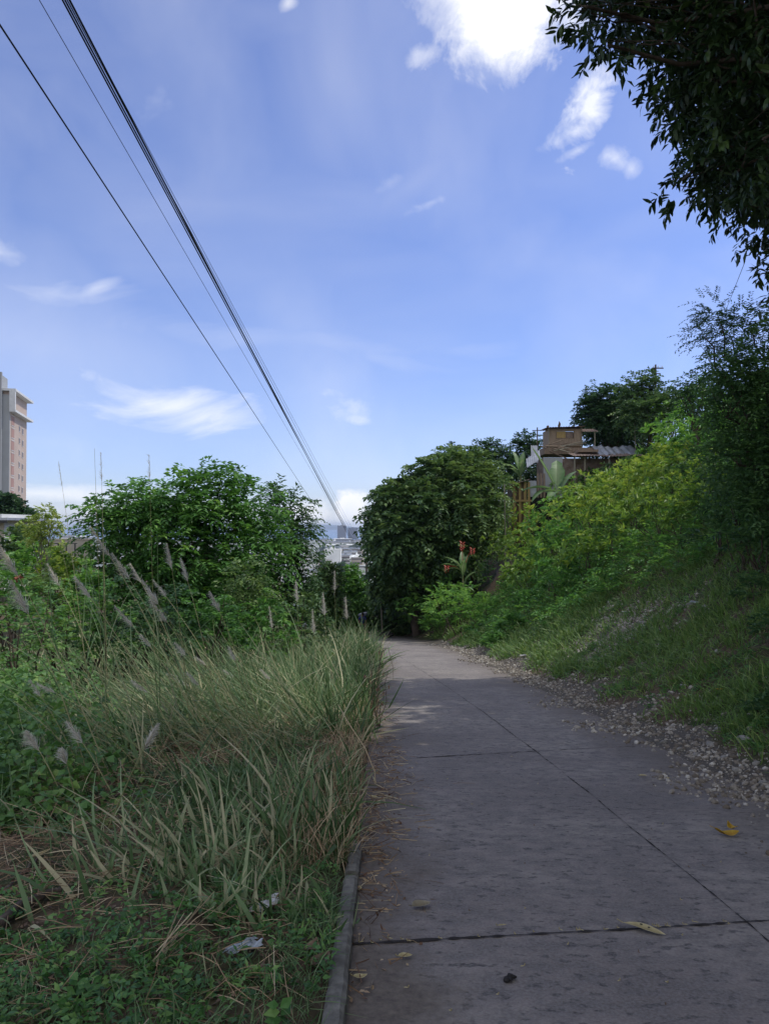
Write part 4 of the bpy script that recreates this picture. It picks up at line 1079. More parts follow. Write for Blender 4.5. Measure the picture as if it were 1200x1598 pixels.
def build_left():
    rg = np.random.default_rng(77)
    # ---- tall grass in tussocks
    mb = MB()
    x, y, e = verge_samples(5200, .05, 7.5, 3.8, 34, rg)
    keep = (rg.random(len(x)) < tall_mask(x, y, e)) & (e < .9 + .42 * y) & (fbm(x * .9 + 3, y * .9) > np.where((y < 9.6) & (e < 3), .455, .34))
    x, y, e = x[keep], y[keep], e[keep]
    nb = 7; n = len(x)
    hx = np.where(e < 2.0 + .6 * (fbm(x + 7, y) - .5), np.interp(y, [4.0, 5, 6.3, 7.2, 9, 10.2, 12, 34], [.34, .52, .55, .34, .40, .8, 1.15, 1.3]), np.interp(y, [4, 6, 7, 8.5, 12, 34], [.3, .42, .6, .85, 1.1, 1.3])) * rg.uniform(.65, 1.2, n) * np.where(e < .35, .8, 1) * np.interp(e, [0, 2.5, 5], [1, 1, .8])
    tin = np.clip(.35 + .5 * (fbm(x * .8, y * .8) - .5) * 2 + rg.normal(0, .1, n), 0, 1)
    lean = np.array([-.22, -.06, 0]) * np.interp(e, [0, 1, 2, 3.2], [.2, .6, 1.7, 2.8])[:, None]
    X = np.repeat(x, nb) + rg.normal(0, .055, n * nb) * np.repeat(1 + y * .05, nb); Yy = np.repeat(y, nb) + rg.normal(0, .055, n * nb)
    base = np.stack([X, Yy, ground(X, Yy) - .02], 1)
    h = np.repeat(hx, nb) * rg.uniform(.5, 1.35, n * nb)
    flop = (rg.random(n * nb) < .3)[:, None]
    dv = UP + rg.normal(0, .30, (n * nb, 3)) + flop * rg.normal(0, .7, (n * nb, 3)) * np.array([1, 1, .3]) + np.repeat(lean, nb, 0) * rg.uniform(.3, 1.5, (n * nb, 1))
    bend = rg.normal(0, .32, (n * nb, 3)) * h[:, None]; bend[:, 2] = -np.abs(rg.normal(.15, .32, n * nb)) * h; bend[:, 0] -= .06 * h
    inward = np.repeat(e, nb) < .45; bend[:, 0] = np.where(inward, bend[:, 0] * .6, bend[:, 0])
    wd = np.interp(Yy, [4, 8, 34], [.025, .026, .040]) * rg.uniform(.3, 1.4, n * nb)
    ribbons(mb, base, dv, bend, h, wd, 5, np.clip(np.where(rg.random(n * nb) < .09, .95, np.repeat(tin, nb) + rg.normal(0, .26, n * nb)), 0, 1))
    n = 420; yy = rg.uniform(8.6, 12.2, n); ee = rg.uniform(.5, 3.4, n); xx = xl(yy) - ee
    b2 = np.stack([xx, yy, ground(xx, yy) + rg.uniform(0, .25, n)], 1)
    dv = np.array([-.8, -.08, .66]) + rg.normal(0, .32, (n, 3)); bd = rg.normal(0, .2, (n, 3)); bd[:, 2] = rg.normal(-.12, .14, n)
    ribbons(mb, b2, dv, bd, rg.uniform(.7, 1.7, n), rg.uniform(.008, .018, n), 6, np.clip(rg.normal(.62, .18, n), 0, 1))
    tag(mb.build('tall_grass', M['grass']), kind='stuff')
    # ---- dry stalks and trampled straw
    mb = MB()
    x, y, e = verge_samples(30000, .22, 6.0, 2.2, 16, rg)
    m = fbm(x * 1.1 + 9, y * 1.1 + 4)
    keep = (rg.random(len(x)) < (sst(.36, .6, m) + .15 + .35 * np.exp(-((y - 5.2) / 1.2) ** 2)) * (.55 + .9 * np.exp(-((y - 8.2) / 1.7) ** 2))) & (e < .8 + .5 * y)
    x, y, e = x[keep], y[keep], e[keep]; n = len(x)
    tm = tall_mask(x, y, e)
    base = np.stack([x, y, ground(x, y) + .01 + .12 * rg.random(n) * (.3 + tm)], 1)
    a = rg.uniform(0, 6.28, n); dv = np.stack([np.cos(a), np.sin(a), rg.normal(.12, .22, n) + .5 * tm * (rg.random(n) < .4)], 1)
    bend = rg.normal(0, .05, (n, 3)); bend[:, 2] = -.05
    ribbons(mb, base, dv, bend, rg.uniform(.06, .42, n) * np.interp(y, [2, 5, 8], [.6, .8, 1.1]), rg.uniform(.002, .0055, n) * (.7 + y * .09), 2, np.clip(rg.normal(.5, .26, n), 0, 1), tipw=.6)
    # brown upright stubble hanging at the road side
    x, y, e = verge_samples(1500, -.02, .5, 4.6, 20, rg); n = len(x)
    base = np.stack([x, y, ground(x, y)], 1); dv = UP + rg.normal(0, .35, (n, 3)); bend = rg.normal(0, .08, (n, 3)); bend[:, 2] = -.1
    ribbons(mb, base, dv, bend, rg.uniform(.15, .5, n), .006, 3, np.clip(rg.normal(.62, .22, n), 0, 1), tipw=.5)
    tag(mb.build('dry_straw', M['straw']), kind='stuff')
    # debris swept along the slab edge
    mb = MB()
    n = 1300; y = 3.2 * (22 / 3.2) ** rg.random(n); u = np.abs(rg.normal(0, .13, n)) + .0; keep = rg.random(n) < np.clip(1.5 - np.abs(y - 7.3) / 2.6, .16, 1); y, u = y[keep], u[keep] * np.interp(y[keep], [3, 6, 8, 12], [.7, 1.5, 1.9, 1.2]); n = len(y)
    x = -.17 + cshift(y) + u; base = np.stack([x, y, zr(y) + .012], 1)
    a = rg.uniform(0, 6.28, n); dv = np.stack([np.cos(a), np.sin(a), np.abs(rg.normal(.05, .1, n))], 1); bend = rg.normal(0, .02, (n, 3)); bend[:, 2] = -.01
    ribbons(mb, base, dv, bend, rg.uniform(.03, .2, n), rg.uniform(.003, .008, n), 2, np.clip(rg.normal(.5, .3, n), 0, 1), tipw=.6)
    k = 600; sel = rg.integers(0, n, k)
    leaf_cards(mb, base[sel] + rg.normal(0, .05, (k, 3)) * np.array([1, 1, .1]), rg.normal(0, 1, (k, 3)) * np.array([1, 1, .2]), UP + rg.normal(0, .4, (k, 3)), rg.uniform(.015, .05, k), rg.uniform(.01, .022, k), rg.uniform(0, .8, k), 'fold', droop=-.1)
    tag(mb.build('edge_debris', M['straw']), kind='stuff')
    # ---- low broad weeds and short grass in the trampled corner
    mb = MB()
    x, y, e = verge_samples(11000, .08, 4.6, 1.9, 9.5, rg)
    m = fbm(x * 1.5 + 1, y * 1.5 + 7); tm = tall_mask(x, y, e)
    bare = np.clip(1.5 * np.exp(-(((x + 2.15) / .75) ** 2 + ((y - 4.9) / 1.1) ** 2)), 0, .93)
    keep = (rg.random(len(x)) < .7 * np.clip((m - .33) * 3.4 + .6 * sst(4.0, 3.2, y) if False else (m - .33) * 3.4 + .6 * (1 - sst(3.2, 4.2, y)), .05, 1) * (1 - .72 * tm) * (1 - bare))
    x, y = x[keep], y[keep]; n = len(x)
    base = np.stack([x, y, ground(x, y)], 1)
    s = .018 + .03 * rg.random(n) ** 2
    sprays(mb, base + UP * .01, UP * .75 + rg.normal(0, .55, (n, 3)), 7, .05 + .11 * rg.random(n), .045, .026, rg, 'fold', .3, .95, .42, .4)
    nar = rg.random(n) < .45
    sprays(mb, base[nar] + UP * .01, UP * .9 + rg.normal(0, .6, (int(nar.sum()), 3)), 8, .14, .06, .013, rg, 'fold', .4, .7, .6, .4)
    big = rg.random(n) < .02
    sprays(mb, base[big] + UP * .03, UP + rg.normal(0, .4, (int(big.sum()), 3)), 5, .09, .07, .045, rg, 'fold', .3, .95, .45, .35)
    tag(mb.build('low_weeds', M['weed']), kind='stuff')
    mb = MB()
    x, y, e = verge_samples(44000, .06, 4.6, 1.9, 9, rg)
    m = fbm(x * 1.3 + 31, y * 1.3 + 2)
    keep = rg.random(len(x)) < np.clip((m - .3) * 2.2 + .5 * (e < .3), .05, 1) * (1 - np.clip(1.5 * np.exp(-(((x + 2.15) / .75) ** 2 + ((y - 4.9) / 1.1) ** 2)), 0, .9))
    x, y = x[keep], y[keep]; n = len(x)
    base = np.stack([x, y, ground(x, y)], 1); dv = UP + rg.normal(0, .5, (n, 3)); h = rg.uniform(.04, .19, n) * (1 + .5 * (m[keep] > .55)); bend = rg.normal(0, .035, (n, 3)); bend[:, 2] = -.3 * h
    ribbons(mb, base, dv, bend, h, rg.uniform(.003, .0075, n), 3, np.clip(rg.normal(.38, .24, n), 0, 1))
    tag(mb.build('short_grass', M['grass']), kind='stuff')
    # moss-like crumbs of dead leaves on the bare corner
    mb = MB(); n = 5200
    x, y, e = verge_samples(n, .3, 3.8, 2.4, 7.5, rg)
    base = np.stack([x, y, ground(x, y) + .012], 1)
    leaf_cards(mb, base, rg.normal(0, 1, (n, 3)) * np.array([1, 1, .35]), UP + rg.normal(0, .5, (n, 3)), rg.uniform(.015, .05, n), rg.uniform(.008, .022, n), np.clip(rg.normal(.3, .25, n), 0, 1), 'fold', droop=-.12)
    tag(mb.build('leaf_litter', M['drybrown']), kind='stuff')
    # ---- vines and bushes
    mb = MB()
    n = 2600; y = rg.uniform(5.6, 12.5, n); x = -.52 * y + rg.normal(0, .75, n) - .1
    hv = np.interp(y, [5.5, 7, 9, 12.5], [.15, .55, .95, 1.1]) * rg.uniform(.2, 1.05, n) * sst(-.25, -.42, x / y)
    base = np.stack([x, y, ground(x, y) + hv], 1)
    sprays(mb, base, np.array([.35, -.5, .1]) + rg.normal(0, .6, (n, 3)), 6, .22, .088, .074, rg, 'fold', .9, .85, .45, .35, flat=.25)
    tag(mb.build('creeping_vine', M['vine']), kind='stuff')
    g = 'bushes in the field behind the tall grass'
    for (px, py, Y, hpx, w, mat, tn, lab) in (
        (30, 985, 12, 95, 1.3, 'vine', .5, 'leafy green bush at the left edge above the creeping vine'), (95, 985, 13.5, 85, 1.2, 'vine', .55, 'leafy green bush behind the front plume stalks'), (150, 985, 14, 90, 1.2, 'green', .55, 'green bush in the shade at the foot of the bushy green tree'),
        (15, 930, 17, 60, 1.2, 'green', .45, 'dark green bush at the left edge beneath the small house roof'), (100, 925, 22, 70, 1.1, 'yellow', .5, 'yellow green bush in the field between the young tree and the bushy tree'), (60, 935, 20, 46, 1.3, 'broad', .85, 'brownish bush beside the reddish scrap in the field'),
        (135, 925, 20, 44, 1.1, 'green', .7, 'green bush in front of the beige wall'), (40, 880, 30, 36, 1.6, 'green', .75, 'bright green bush beneath the young pale tree'), (88, 895, 27, 40, 1.3, 'yellow', .85, 'sunlit yellow bush just past the trunk of the young pale tree'),
        (25, 865, 33, 42, 1.1, 'broad', .5, 'dull bush just before the young pale tree at the left edge'), (45, 845, 38, 32, 1.4, 'pale', .2, 'pale dry looking bush under the dark round tree'), (185, 1000, 14, 100, 1.1, 'dark', .5, 'dark bush under the bushy green tree behind the plumes'),
        (255, 1000, 15, 90, 1.3, 'dark', .45, 'dark bush under the bushy green tree behind the plumes'), (330, 1000, 16, 80, 1.3, 'green', .3, 'dark bush under the bushy green tree behind the plumes'), (410, 1000, 18, 70, 1.2, 'green', .45, 'dark bush under the bushy green tree behind the plumes'), (470, 995, 20, 70, 1.2, 'broad', .55, 'dull bush beneath the smaller tree with flat leaf tiers')):
        p = P(px, py, Y); p[2] = min(p[2], gz(p[0], Y) + .3) if False else gz(p[0], Y)
        h = P(px, py - hpx, Y)[2] - p[2]; r = hpx * Y / 1200 * .6 * w
        L = 9 * Y / 1200
        shrub('bush', lab, 'bush', p, max(h, .5), r, mat, rg, n=150, K=8, TL=L * 1.8, L=L * 1.2, W=L * .6, group=g, tint0=tn, up=.35, shape='fold' if Y < 16 else 'rhomb')
    # ---- plume stalks
    def st(bx, by, tx, ty, Y, plen, label, dY=0, **k):
        b = P(bx, by, Y); b[2] = gz(b[0], Y) - .03
        return plume_stalk(b, P(tx, ty, Y + dY), plen, rg, label, **k)
    st(165, 1010, 148, 700, 9, 0, 'tallest thin grass stalk rising against the sky before the bushy green tree', curve=.0)
    st(172, 1010, 158, 706, 9.2, .35, 'thin feathered stalk standing next to the tallest grass stalk', curve=.0, fluff=.35)
    st(246, 1020, 233, 710, 9.5, .3, 'thin upright stalk crossing the crown of the bushy green tree', curve=.0, fluff=.3)
    st(150, 900, 92, 720, 10, .35, 'bare leaning stalk against the sky just past the young pale tree', curve=.03, fluff=.25)
    st(160, 1010, 80, 785, 10, 0, 'thin wiry stalk leaning across the young pale tree', curve=.04)
    st(168, 1085, 160, 785, 8, 0, 'dark upright reed stalk in the tall grass nearest the vines', thick=.008, mat='grass', leaves=4, curve=0)
    st(252, 1060, 246, 835, 8.2, 0, 'dark upright reed stalk in the middle of the plumes', thick=.008, mat='grass', leaves=4, curve=0)
    lean = 'silvery plume leaning over the tall grass in front of the bushy green tree'
    for (bx, by, tx, ty, Y, pl, fl, lab) in (
        (330, 1060, 143, 822, 8.5, .42, 1.1, 'long silvery plume reaching furthest up to the young pale tree'), (340, 1060, 176, 862, 8.6, .40, 1.2, lean), (300, 1000, 262, 848, 9, .36, 1.1, 'upright silvery plume against the dark shade of the bushy tree'), (350, 1010, 283, 872, 9.2, .32, .8, 'thin silvery plume just behind the upright one'),
        (380, 1060, 222, 905, 8.4, .36, 1.1, lean), (385, 1065, 236, 935, 8.2, .34, 1.2, lean), (420, 1060, 328, 922, 9, .30, 1.0, 'silvery plume nearest the pale leaved bush'), (360, 1070, 180, 945, 7.8, .30, .8, lean), (300, 1080, 118, 900, 7.6, .30, .8, lean),
        (180, 1075, -6, 838, 6.8, .45, 1.3, 'big grey plume entering at the left edge above the vines'), (150, 1090, 20, 905, 6.6, .36, 1.2, 'grey plume bent over the bushes at the left edge'), (200, 1060, 75, 880, 9.5, .35, 1.0, lean), (330, 1040, 205, 880, 9.4, .3, .8, lean), (395, 1040, 240, 905, 9.6, .3, .8, lean),
        (160, 1280, 247, 1130, 5.3, .22, 1.0, 'young greenish plume leaning across the near grass'), (128, 1215, 98, 1168, 5.8, .14, .8, 'small faded plume low in the near grass'), (110, 1100, 42, 1140, 6.2, .22, 1.0, 'drooping grey plume hanging below the vines'), (190, 1150, 105, 1125, 6.2, .24, .8, 'lying grey plume in the shade below the vines')):
        st(bx, by, tx, ty, Y, pl, lab, curve=.08, fluff=fl, thick=.006)
    for (bx, tx, ty, Y, lab) in ((470, 462, 905, 15, 'slim grey plume before the smaller tree with flat leaf tiers'), (512, 505, 925, 14, 'grey plume standing over the grass nearest the road'), (525, 522, 890, 16, 'tall grey plume below the white building'), (545, 540, 930, 14, 'feathery plume beside the dead weed at the road'), (440, 420, 945, 14, 'short plume over the sunlit grass'), (495, 488, 950, 13, 'short plume over the sunlit grass')):
        st(bx, 1000, tx, ty, Y, .45, lab, curve=.03, fluff=1.1)
    # bare leaning stems of the tall grass
    for k in range(110):
        Y = rg.uniform(6.8, 11.5); bx = rg.uniform(130, 520 - 8 * (12 - Y)); b = P(bx, 1000, Y); b[2] = gz(b[0], Y)
        L = rg.uniform(.8, 1.7); a = rg.normal(-.75, .28); tip = b + L * np.array([math.sin(a), rg.normal(0, .15), math.cos(a)])
        plume_stalk(b, tip, .2 if k % 9 == 0 else 0, rg, 'bare pale stem leaning in the tall grass' if k % 9 else 'pale stem with a thin plume leaning in the tall grass', .08, .5, group='leaning grass stems', leaves=1, thick=.0052)
    # dead weed and bent straw by the road
    b = P(588, 1080, 11.0); b[0] = max(b[0], -.14); b[2] = float(zr(11.5)) - .02
    o = thing('dead_weed', 'dead brown weed with dangling seed pods standing at the grass edge by the road', 'dead weed', b)
    mb = MB(); seed_pods = MB()
    for k in range(6):
        tip = np.array([rg.normal(.0, .13), rg.normal(0, .1), rg.uniform(.75, 1.12)]); pts = limb(mb, [rg.normal(0, .03), 0, 0], tip, .007, .003, rg, 7, .05, 5)
        for q in range(9):
            s = pts[rg.integers(2, 7)]; e = s + rg.normal(0, .06, 3) + UP * .03; limb(mb, s, e, .003, .0015, rg, 4, .1, 4)
            leaf_cards(seed_pods, np.array([e]), np.array([[rg.normal(0, .3), rg.normal(0, .3), -1]]), rg.normal(0, 1, (1, 3)), .07, .028, rg.random(), 'fold')
    mb.build('stem', M['deadwood'], o); seed_pods.build('foliage', M['drybrown'], o)  # the mesh called foliage here holds the dangling seed pods
    b = P(572, 1075, 11.8); b[2] = float(zr(11.8)); tip = [P(598, 1012, 11.6), P(606, 1012, 11.5), P(613, 1040, 11.4), P(614, 1062, 11.3)]
    o = thing('bent_stem', 'bent dry stem arching over the road edge beside the dead weed', 'grass stalk', b)
    mb = MB(); mb.tube(np.array([b, *tip]) - b, [.006, .005, .004, .0035, .002], 5, .3); mb.build('stalk', M['deadwood'], o)
    b = P(608, 1235, 6.9); pts = np.array([P(528, 1100, 7.6), P(545, 1130, 7.3), P(570, 1168, 7.1), P(585, 1205, 7.0), P(586, 1222, 6.95)])
    o = thing('bent_stem', 'long dry stem hanging from the tall grass down onto the slab edge', 'grass stalk', pts[0])
    mb = MB(); mb.tube(pts - pts[0], [.003, .004, .005, .005, .005], 5, .8); mb.build('stalk', M['straw'], o)
    # fallen bits in the corner
    for (pts, r, lab) in (([GL(-20, 1470), GL(50, 1420), GL(105, 1395)], .03, 'dark rotten branch lying in the trampled corner'), ([GL(0, 1405), GL(45, 1360), GL(68, 1338)], .012, 'thin dry twig leaning beside the curled tan leaf'), ([GL(75, 1346), GL(108, 1362), GL(128, 1385)], .006, 'crooked dry twig past the curled tan leaf'), ([GL(545, 1300), GL(575, 1280), GL(632, 1262)], .006, 'pale twig lying on the dirty edge of the slab above the kerb')):
        pts = np.array(pts) + UP * r * 1.2; o = thing('branch' if r > .02 else 'twig', lab, 'branch' if r > .02 else 'twig', pts[0]); mb = MB()
        t = np.linspace(0, 1, 14); q = np.stack([np.interp(t, np.linspace(0, 1, len(pts)), pts[:, j]) for j in range(3)], 1) - pts[0]; q += rg.normal(0, r * .5, q.shape) * np.array([1, 1, .4])
        mb.tube(q, np.linspace(r, r * .55, 14), 7, .5); mb.build('wood', M['deadwood'], o, smooth=True)
    tied = GL(245, 1520)
    o = thing('cut_straw', 'small sheaf of cut pale straw lying in the low weeds', 'straw', tied); mb = MB(); n = 16
    a = P(243, 1525, tied[1]) - tied; bvec = GL(330, 1430) - tied
    base = rg.normal(0, .018, (n, 3)) + UP * .05; ribbons(mb, base, bvec + rg.normal(0, .09, (n, 3)) + UP * .02, rg.normal(0, .01, (n, 3)), np.linalg.norm(bvec) * rg.uniform(.4, 1, n), .006, 2, rg.uniform(.6, 1, n), tipw=.7); mb.build('straw', M['straw'], o)


def GL(px, py):
    return G(px, py, 1.8)
# ------------------------------------------------------------------ built things
def rot2(a):
    c, s = math.cos(a), math.sin(a)
    return lambda v: np.stack([v[:, 0] * c - v[:, 1] * s, v[:, 0] * s + v[:, 1] * c, v[:, 2]], 1)


def part(name, mat, parent, boxes, Mx=None):
    mb = MB()
    for lo, hi in boxes: mb.box(lo, hi, M=Mx)
    return mb.build(name, M[mat], parent)


def wavy_sheet(L, W, amp, pitch, th=.012, n=None, sag=0):
    """corrugated sheet: corrugations run along y, spread along x"""
    n = n or int(L / pitch * 8); x = np.linspace(0, L, n); z = amp * np.sin(x * 2 * math.pi / pitch)
    mb = MB(); rows = []
    for y, dz in ((0, 0), (W, 0), (W, -th), (0, -th)):
        rows.append(np.stack([x, x * 0 + y, z + dz + sag * np.sin(x / L * 9)], 1))
    v = np.vstack(rows); i = np.arange(n - 1)
    mb.add(v, np.vstack([np.stack([i + a * n, i + 1 + a * n, i + 1 + b * n, i + b * n], 1) for a, b in ((0, 1), (1, 2), (2, 3), (3, 0))]))
    return mb


def place(mb, f):
    for k in range(len(mb.v)): mb.v[k] = f(mb.v[k])
    return mb


def build_shacks():
    rg = np.random.default_rng(8)
    Y = 58.0; u = Y / 1200.0
    def at(px, py, y=Y): return P(px, py, y)
    # --- upper shack
    b = at(855, 715); b[2] = at(855, 694)[2]; gb = gz(at(880, 700)[0], Y + 1)
    o = thing('shack', 'small plywood shack with one shuttered window standing highest on the hill', 'shack', b)
    def L(px, py, dy=0): return at(px, py, Y + dy) * np.array([1, 1, 1]) - b
    w0, w1 = L(857, 694), L(906, 669)
    x0, x1, z0, z1 = w0[0], w1[0], w0[2], w1[2]; D = 2.4
    zt = z1
    wx0, wz0 = L(868, 684)[0], L(868, 683.5)[2]; wx1, wz1 = L(894.5, 684)[0], L(894, 673)[2]
    part('wall', 'plywood', o, [((x0, 0, z0 - .1), (wx0, .06, zt)), ((wx1, 0, z0 - .1), (x1, .06, zt)), ((wx0, 0, z0 - .1), (wx1, .06, wz0)), ((wx0, 0, wz1), (wx1, .06, zt)), ((x0, .06, z0 - .1), (x0 + .06, D, zt)), ((x1 - .06, .06, z0 - .1), (x1, D, zt)), ((x0 + .06, D - .06, z0 - .1), (x1 - .06, D, zt))])
    part('platform', 'plank', o, [((x0 - .5, -.5, z0 - .75), (x1 + 1.3, D, z0 - .27))])
    part('floor', 'plankdark', o, [((x0 - .1, -.05, z0 - .26), (x1 + .1, D, z0 - .104))])
    wn = part('window', 'plank', o, [((wx0 - .04, -.03, wz0 - .05), (wx1 + .04, .03, wz0)), ((wx0 - .04, -.03, wz1), (wx1 + .04, .03, wz1 + .05)), ((wx0 - .04, -.03, wz0 + .001), (wx0, .03, wz1 - .001)), ((wx1, -.03, wz0 + .001), (wx1 + .04, .03, wz1 - .001))])
    xm = L(882, 680)[0]
    part('shutter', 'plankyellow', wn, [((wx0 + .01, .0, wz0 + .01), (xm, .03, wz1 - .01))])
    part('curtain', 'rust', wn, [((xm + .01, .12, wz0 + .01), (wx1 - .01, .14, wz1 - .01))])
    part('corner_post', 'bamboo', o, [((x0 - .09, -.08, z0 - .9), (x0 - .01, 0 - .005, zt + .02)), ((x1 + .01, -.08, z0 - .9), (x1 + .09, -.005, zt + .02))])
    mb = wavy_sheet(x1 - x0 + .5, D + .7, .02, .2); place(mb, lambda v: np.stack([v[:, 0] + x0 - .25, v[:, 1] - .4, v[:, 2] + zt + .06 + (v[:, 1]) * .04 + (v[:, 0]) * .03], 1)); mb.build('roof', M['rust'], o)
    r0, r1 = L(907, 672), L(929, 666)
    mb = wavy_sheet(r1[0] - r0[0] + .2, 1.6, .02, .2); place(mb, lambda v: np.stack([v[:, 0] + r0[0] - .05, v[:, 1] - .3, v[:, 2] + r0[2] + v[:, 1] * .24 - .1], 1)); mb.build('side_awning', M['rust'], o)
    pz = L(926, 670); part('awning_post', 'bamboo', o, [((pz[0], -.2, z0 - .6), (pz[0] + .07, -.13, pz[2] - .0))])
    # cross shaped pole and short finials on the roof
    b2 = at(838, 720); b2[2] = gz(b2[0], Y)
    o2 = thing('pole', 'cross shaped wooden pole just beside the upper shack', 'pole', b2); mb = MB()
    mb.tube([(0, 0, 0), (.02, 0, at(838, 667)[2] - b2[2])], [.06, .045], 7); mb.build('post', M['deadwood'], o2, smooth=True)
    mb = MB(); c0, c1 = at(830, 672) - b2, at(854, 671.5) - b2; mb.tube([c0 + [0, -.07, 0], c1 + [0, -.07, 0]], .035, 6); mb.build('crossbar', M['deadwood'], o2)
    for px, py, lab in ((872, 658, 'dark leaf shaped scrap standing upright on the roof of the upper shack'), (854, 664, 'small dark tuft on the roof corner nearest the cross shaped pole')):
        q = at(px, 670, Y - .2); q[2] = b[2] + zt + .05
        hh = at(px, py)[2] - q[2]; mb = MB(); mb.tube([(0, 0, 0), (0, 0, hh * .25), (.05, 0, hh * .6), (.02, 0, hh)], [.02, .10, .09, .02], 8); f = mb.build('roof_scrap', M['plankdark'], smooth=True); f.location = [float(v) for v in q]; tag(f, lab, 'scrap')
    # rubble of planks and sticks under the upper shack
    g = 'sticks and boards heaped under the upper shack'
    for k in range(14):
        p0 = at(rg.uniform(842, 888), rg.uniform(694, 704), Y - rg.uniform(.2, 1.2)); l = rg.uniform(.8, 1.9); a = rg.normal(0, .18)
        mb = MB(); mb.tube([(0, 0, 0), (l * math.cos(a), rg.normal(0, .2), l * math.sin(a))], [.05, .04], 6); f = mb.build('stick', M['bamboo' if k % 2 else 'plank']); f.location = [float(v) for v in p0]; tag(f, 'weathered stick in the heap under the upper shack', 'stick', g)
    # --- long low shack with sheet metal roof
    b3 = at(900, 760); b3[2] = at(900, 742)[2]
    o3 = thing('shack', 'long low shack under a corrugated metal roof below the upper shack', 'shack', b3)
    def K(px, py, y=Y - 3): return P(px, py, y) - b3
    q0, q1 = K(848, 742), K(1002, 712); ya = q0[1]
    x0, x1, z0, z1 = q0[0], q1[0] - .4, -1.8, q1[2] - .05
    part('wall', 'greypaint', o3, [((x0 + .1, ya + .5, z0), (K(880, 720)[0], ya + .56, z1))])
    part('side_wall', 'rust', o3, [((K(880, 720)[0] + .1, ya + 1.1, z0), (x1, ya + 1.16, z1)), ((x0 + .1, ya + .57, z0), (x0 + .16, ya + 3, z1))])
    for px in (896, 912, 950, 985): part('post', 'bamboo', o3, [((K(px, 720)[0], ya + .1, z0), (K(px, 720)[0] + .09, ya + .19, z1 + .0))])
    mb = wavy_sheet(x1 - K(893, 712)[0] + .5, 1.7, .022, .22, sag=.02); place(mb, lambda v: np.stack([v[:, 0] + K(893, 712)[0], v[:, 1] + ya - .3, v[:, 2] + z1 + .05 + v[:, 1] * .20], 1)); mb.build('roof', M['rust'], o3)
    s0, s1 = K(939, 703), K(1004, 703)
    mb = wavy_sheet(s1[0] - s0[0], 2.2, .05, .55, sag=.06); place(mb, lambda v: np.stack([v[:, 0] + s0[0], v[:, 1] + ya + .55, v[:, 2] + z1 + .16 + v[:, 1] * .40], 1)); f = mb.build('roof_sheet', M['tin'], o3); f['label'] = 'pale wavy corrugated sheet lying on top'
    t0 = K(906, 706); part('tarpaulin', 'plank', o3, [((t0[0], ya + .6, z1 + .42), (K(937, 703)[0], ya + 2.4, z1 + .60))])
    # --- lower shack on the edge of the thicket, brown boards and yellowed posts
    Y4 = 54.0; b4 = P(815, 790, Y4); b4[2] = P(815, 800, Y4)[2]
    o4 = thing('shack', 'narrow brown board shack with yellowed posts and a slanted roof, lowest of the three', 'shack', b4)
    def J(px, py, y=Y4): return P(px, py, y) - b4
    a0, a1 = J(799, 803), J(822, 752); zb, ztop = -2.2, a1[2]
    part('wall', 'plankdark', o4, [((a0[0], 0, zb), (a1[0], .06, ztop)), ((a0[0], .06, zb), (a0[0] + .06, 2.2, ztop))])
    for px in (800, 809, 817, 823): part('post', 'plankyellow', o4, [((J(px, 780)[0], -.1, zb), (J(px, 780)[0] + .16, -.004, ztop - .02))])
    part('rail', 'plankyellow', o4, [((a0[0], -.16, J(800, 783)[2]), (a1[0] + .3, -.104, J(800, 780)[2]))])
    d0, d1 = J(826, 775), J(838, 752)
    part('metal_panel', 'tin', o4, [((d0[0], .3, d0[2]), (d1[0], .34, ztop + .1))])
    for k, px in enumerate((840, 845, 850)): part('fence_board', 'plank', o4, [((J(px, 770)[0], .5, J(px, 776)[2]), (J(px, 770)[0] + .13, .54, J(px, 738)[2]))])
    part('underside_shade', 'shade_black', o4, [((a1[0] + .2, .6, zb), (J(862, 770)[0], .66, J(860, 768)[2]))])  # near-black panel, its colour stands in for the shade beneath
    r0, r1 = J(796, 757), J(826, 748)
    mb = wavy_sheet(r1[0] - r0[0], 2.6, .02, .2); place(mb, lambda v: np.stack([v[:, 0] + r0[0], v[:, 1] - .5, v[:, 2] + r0[2] + (v[:, 0]) * (r1[2] - r0[2]) / (r1[0] - r0[0])], 1)); mb.build('roof', M['rust'], o4)
    # tilted metal sheets beside it
    p = P(822, 730, 56); f = wavy_sheet(1.1, 1.2, .015, .16); f = place(f, lambda v: np.stack([v[:, 0] * .9, v[:, 1] * .3, v[:, 0] * .62 + v[:, 1] * .55 + v[:, 2]], 1)).build('metal_sheet', M['tin']); f.location = [float(q) for q in p]; tag(f, 'slanting scrap metal sheet above the narrow brown shack', 'metal sheet')
    p = P(829, 722, 57); f = wavy_sheet(.5, 1.3, .015, .16); f = place(f, lambda v: np.stack([v[:, 0], v[:, 1] * .2, v[:, 1] * 1.0 + v[:, 2]], 1)).build('metal_sheet', M['tin']); f.location = [float(q) for q in p]; tag(f, 'upright bluish metal sheet just below the cross shaped pole', 'metal sheet')
    # poles about the slope
    for (px, pt, pb, y, r, lab) in ((787, 755, 835, 50, .045, 'thin pale pole standing just before the narrow brown shack'), (990, 661, 700, 57, .04, 'thin pole standing behind the corrugated metal roof'), (594, 897, 985, 55, .06, 'thin grey post at the bend in the shade of the massive dark tree')):
        q = P(px, pb, y); q[2] = gz(q[0], y) if px != 594 else float(zr(y)) ; top = P(px, pt, y)[2] - q[2]
        o = thing('pole', lab, 'pole', q); mb = MB(); mb.tube([(.14 if px == 594 else 0, 0, -.2), (.05, 0, top * .5), (0, 0, top)], [r, r * .9, r * .7], 7); mb.build('shaft', M['bamboo'], o, smooth=True)
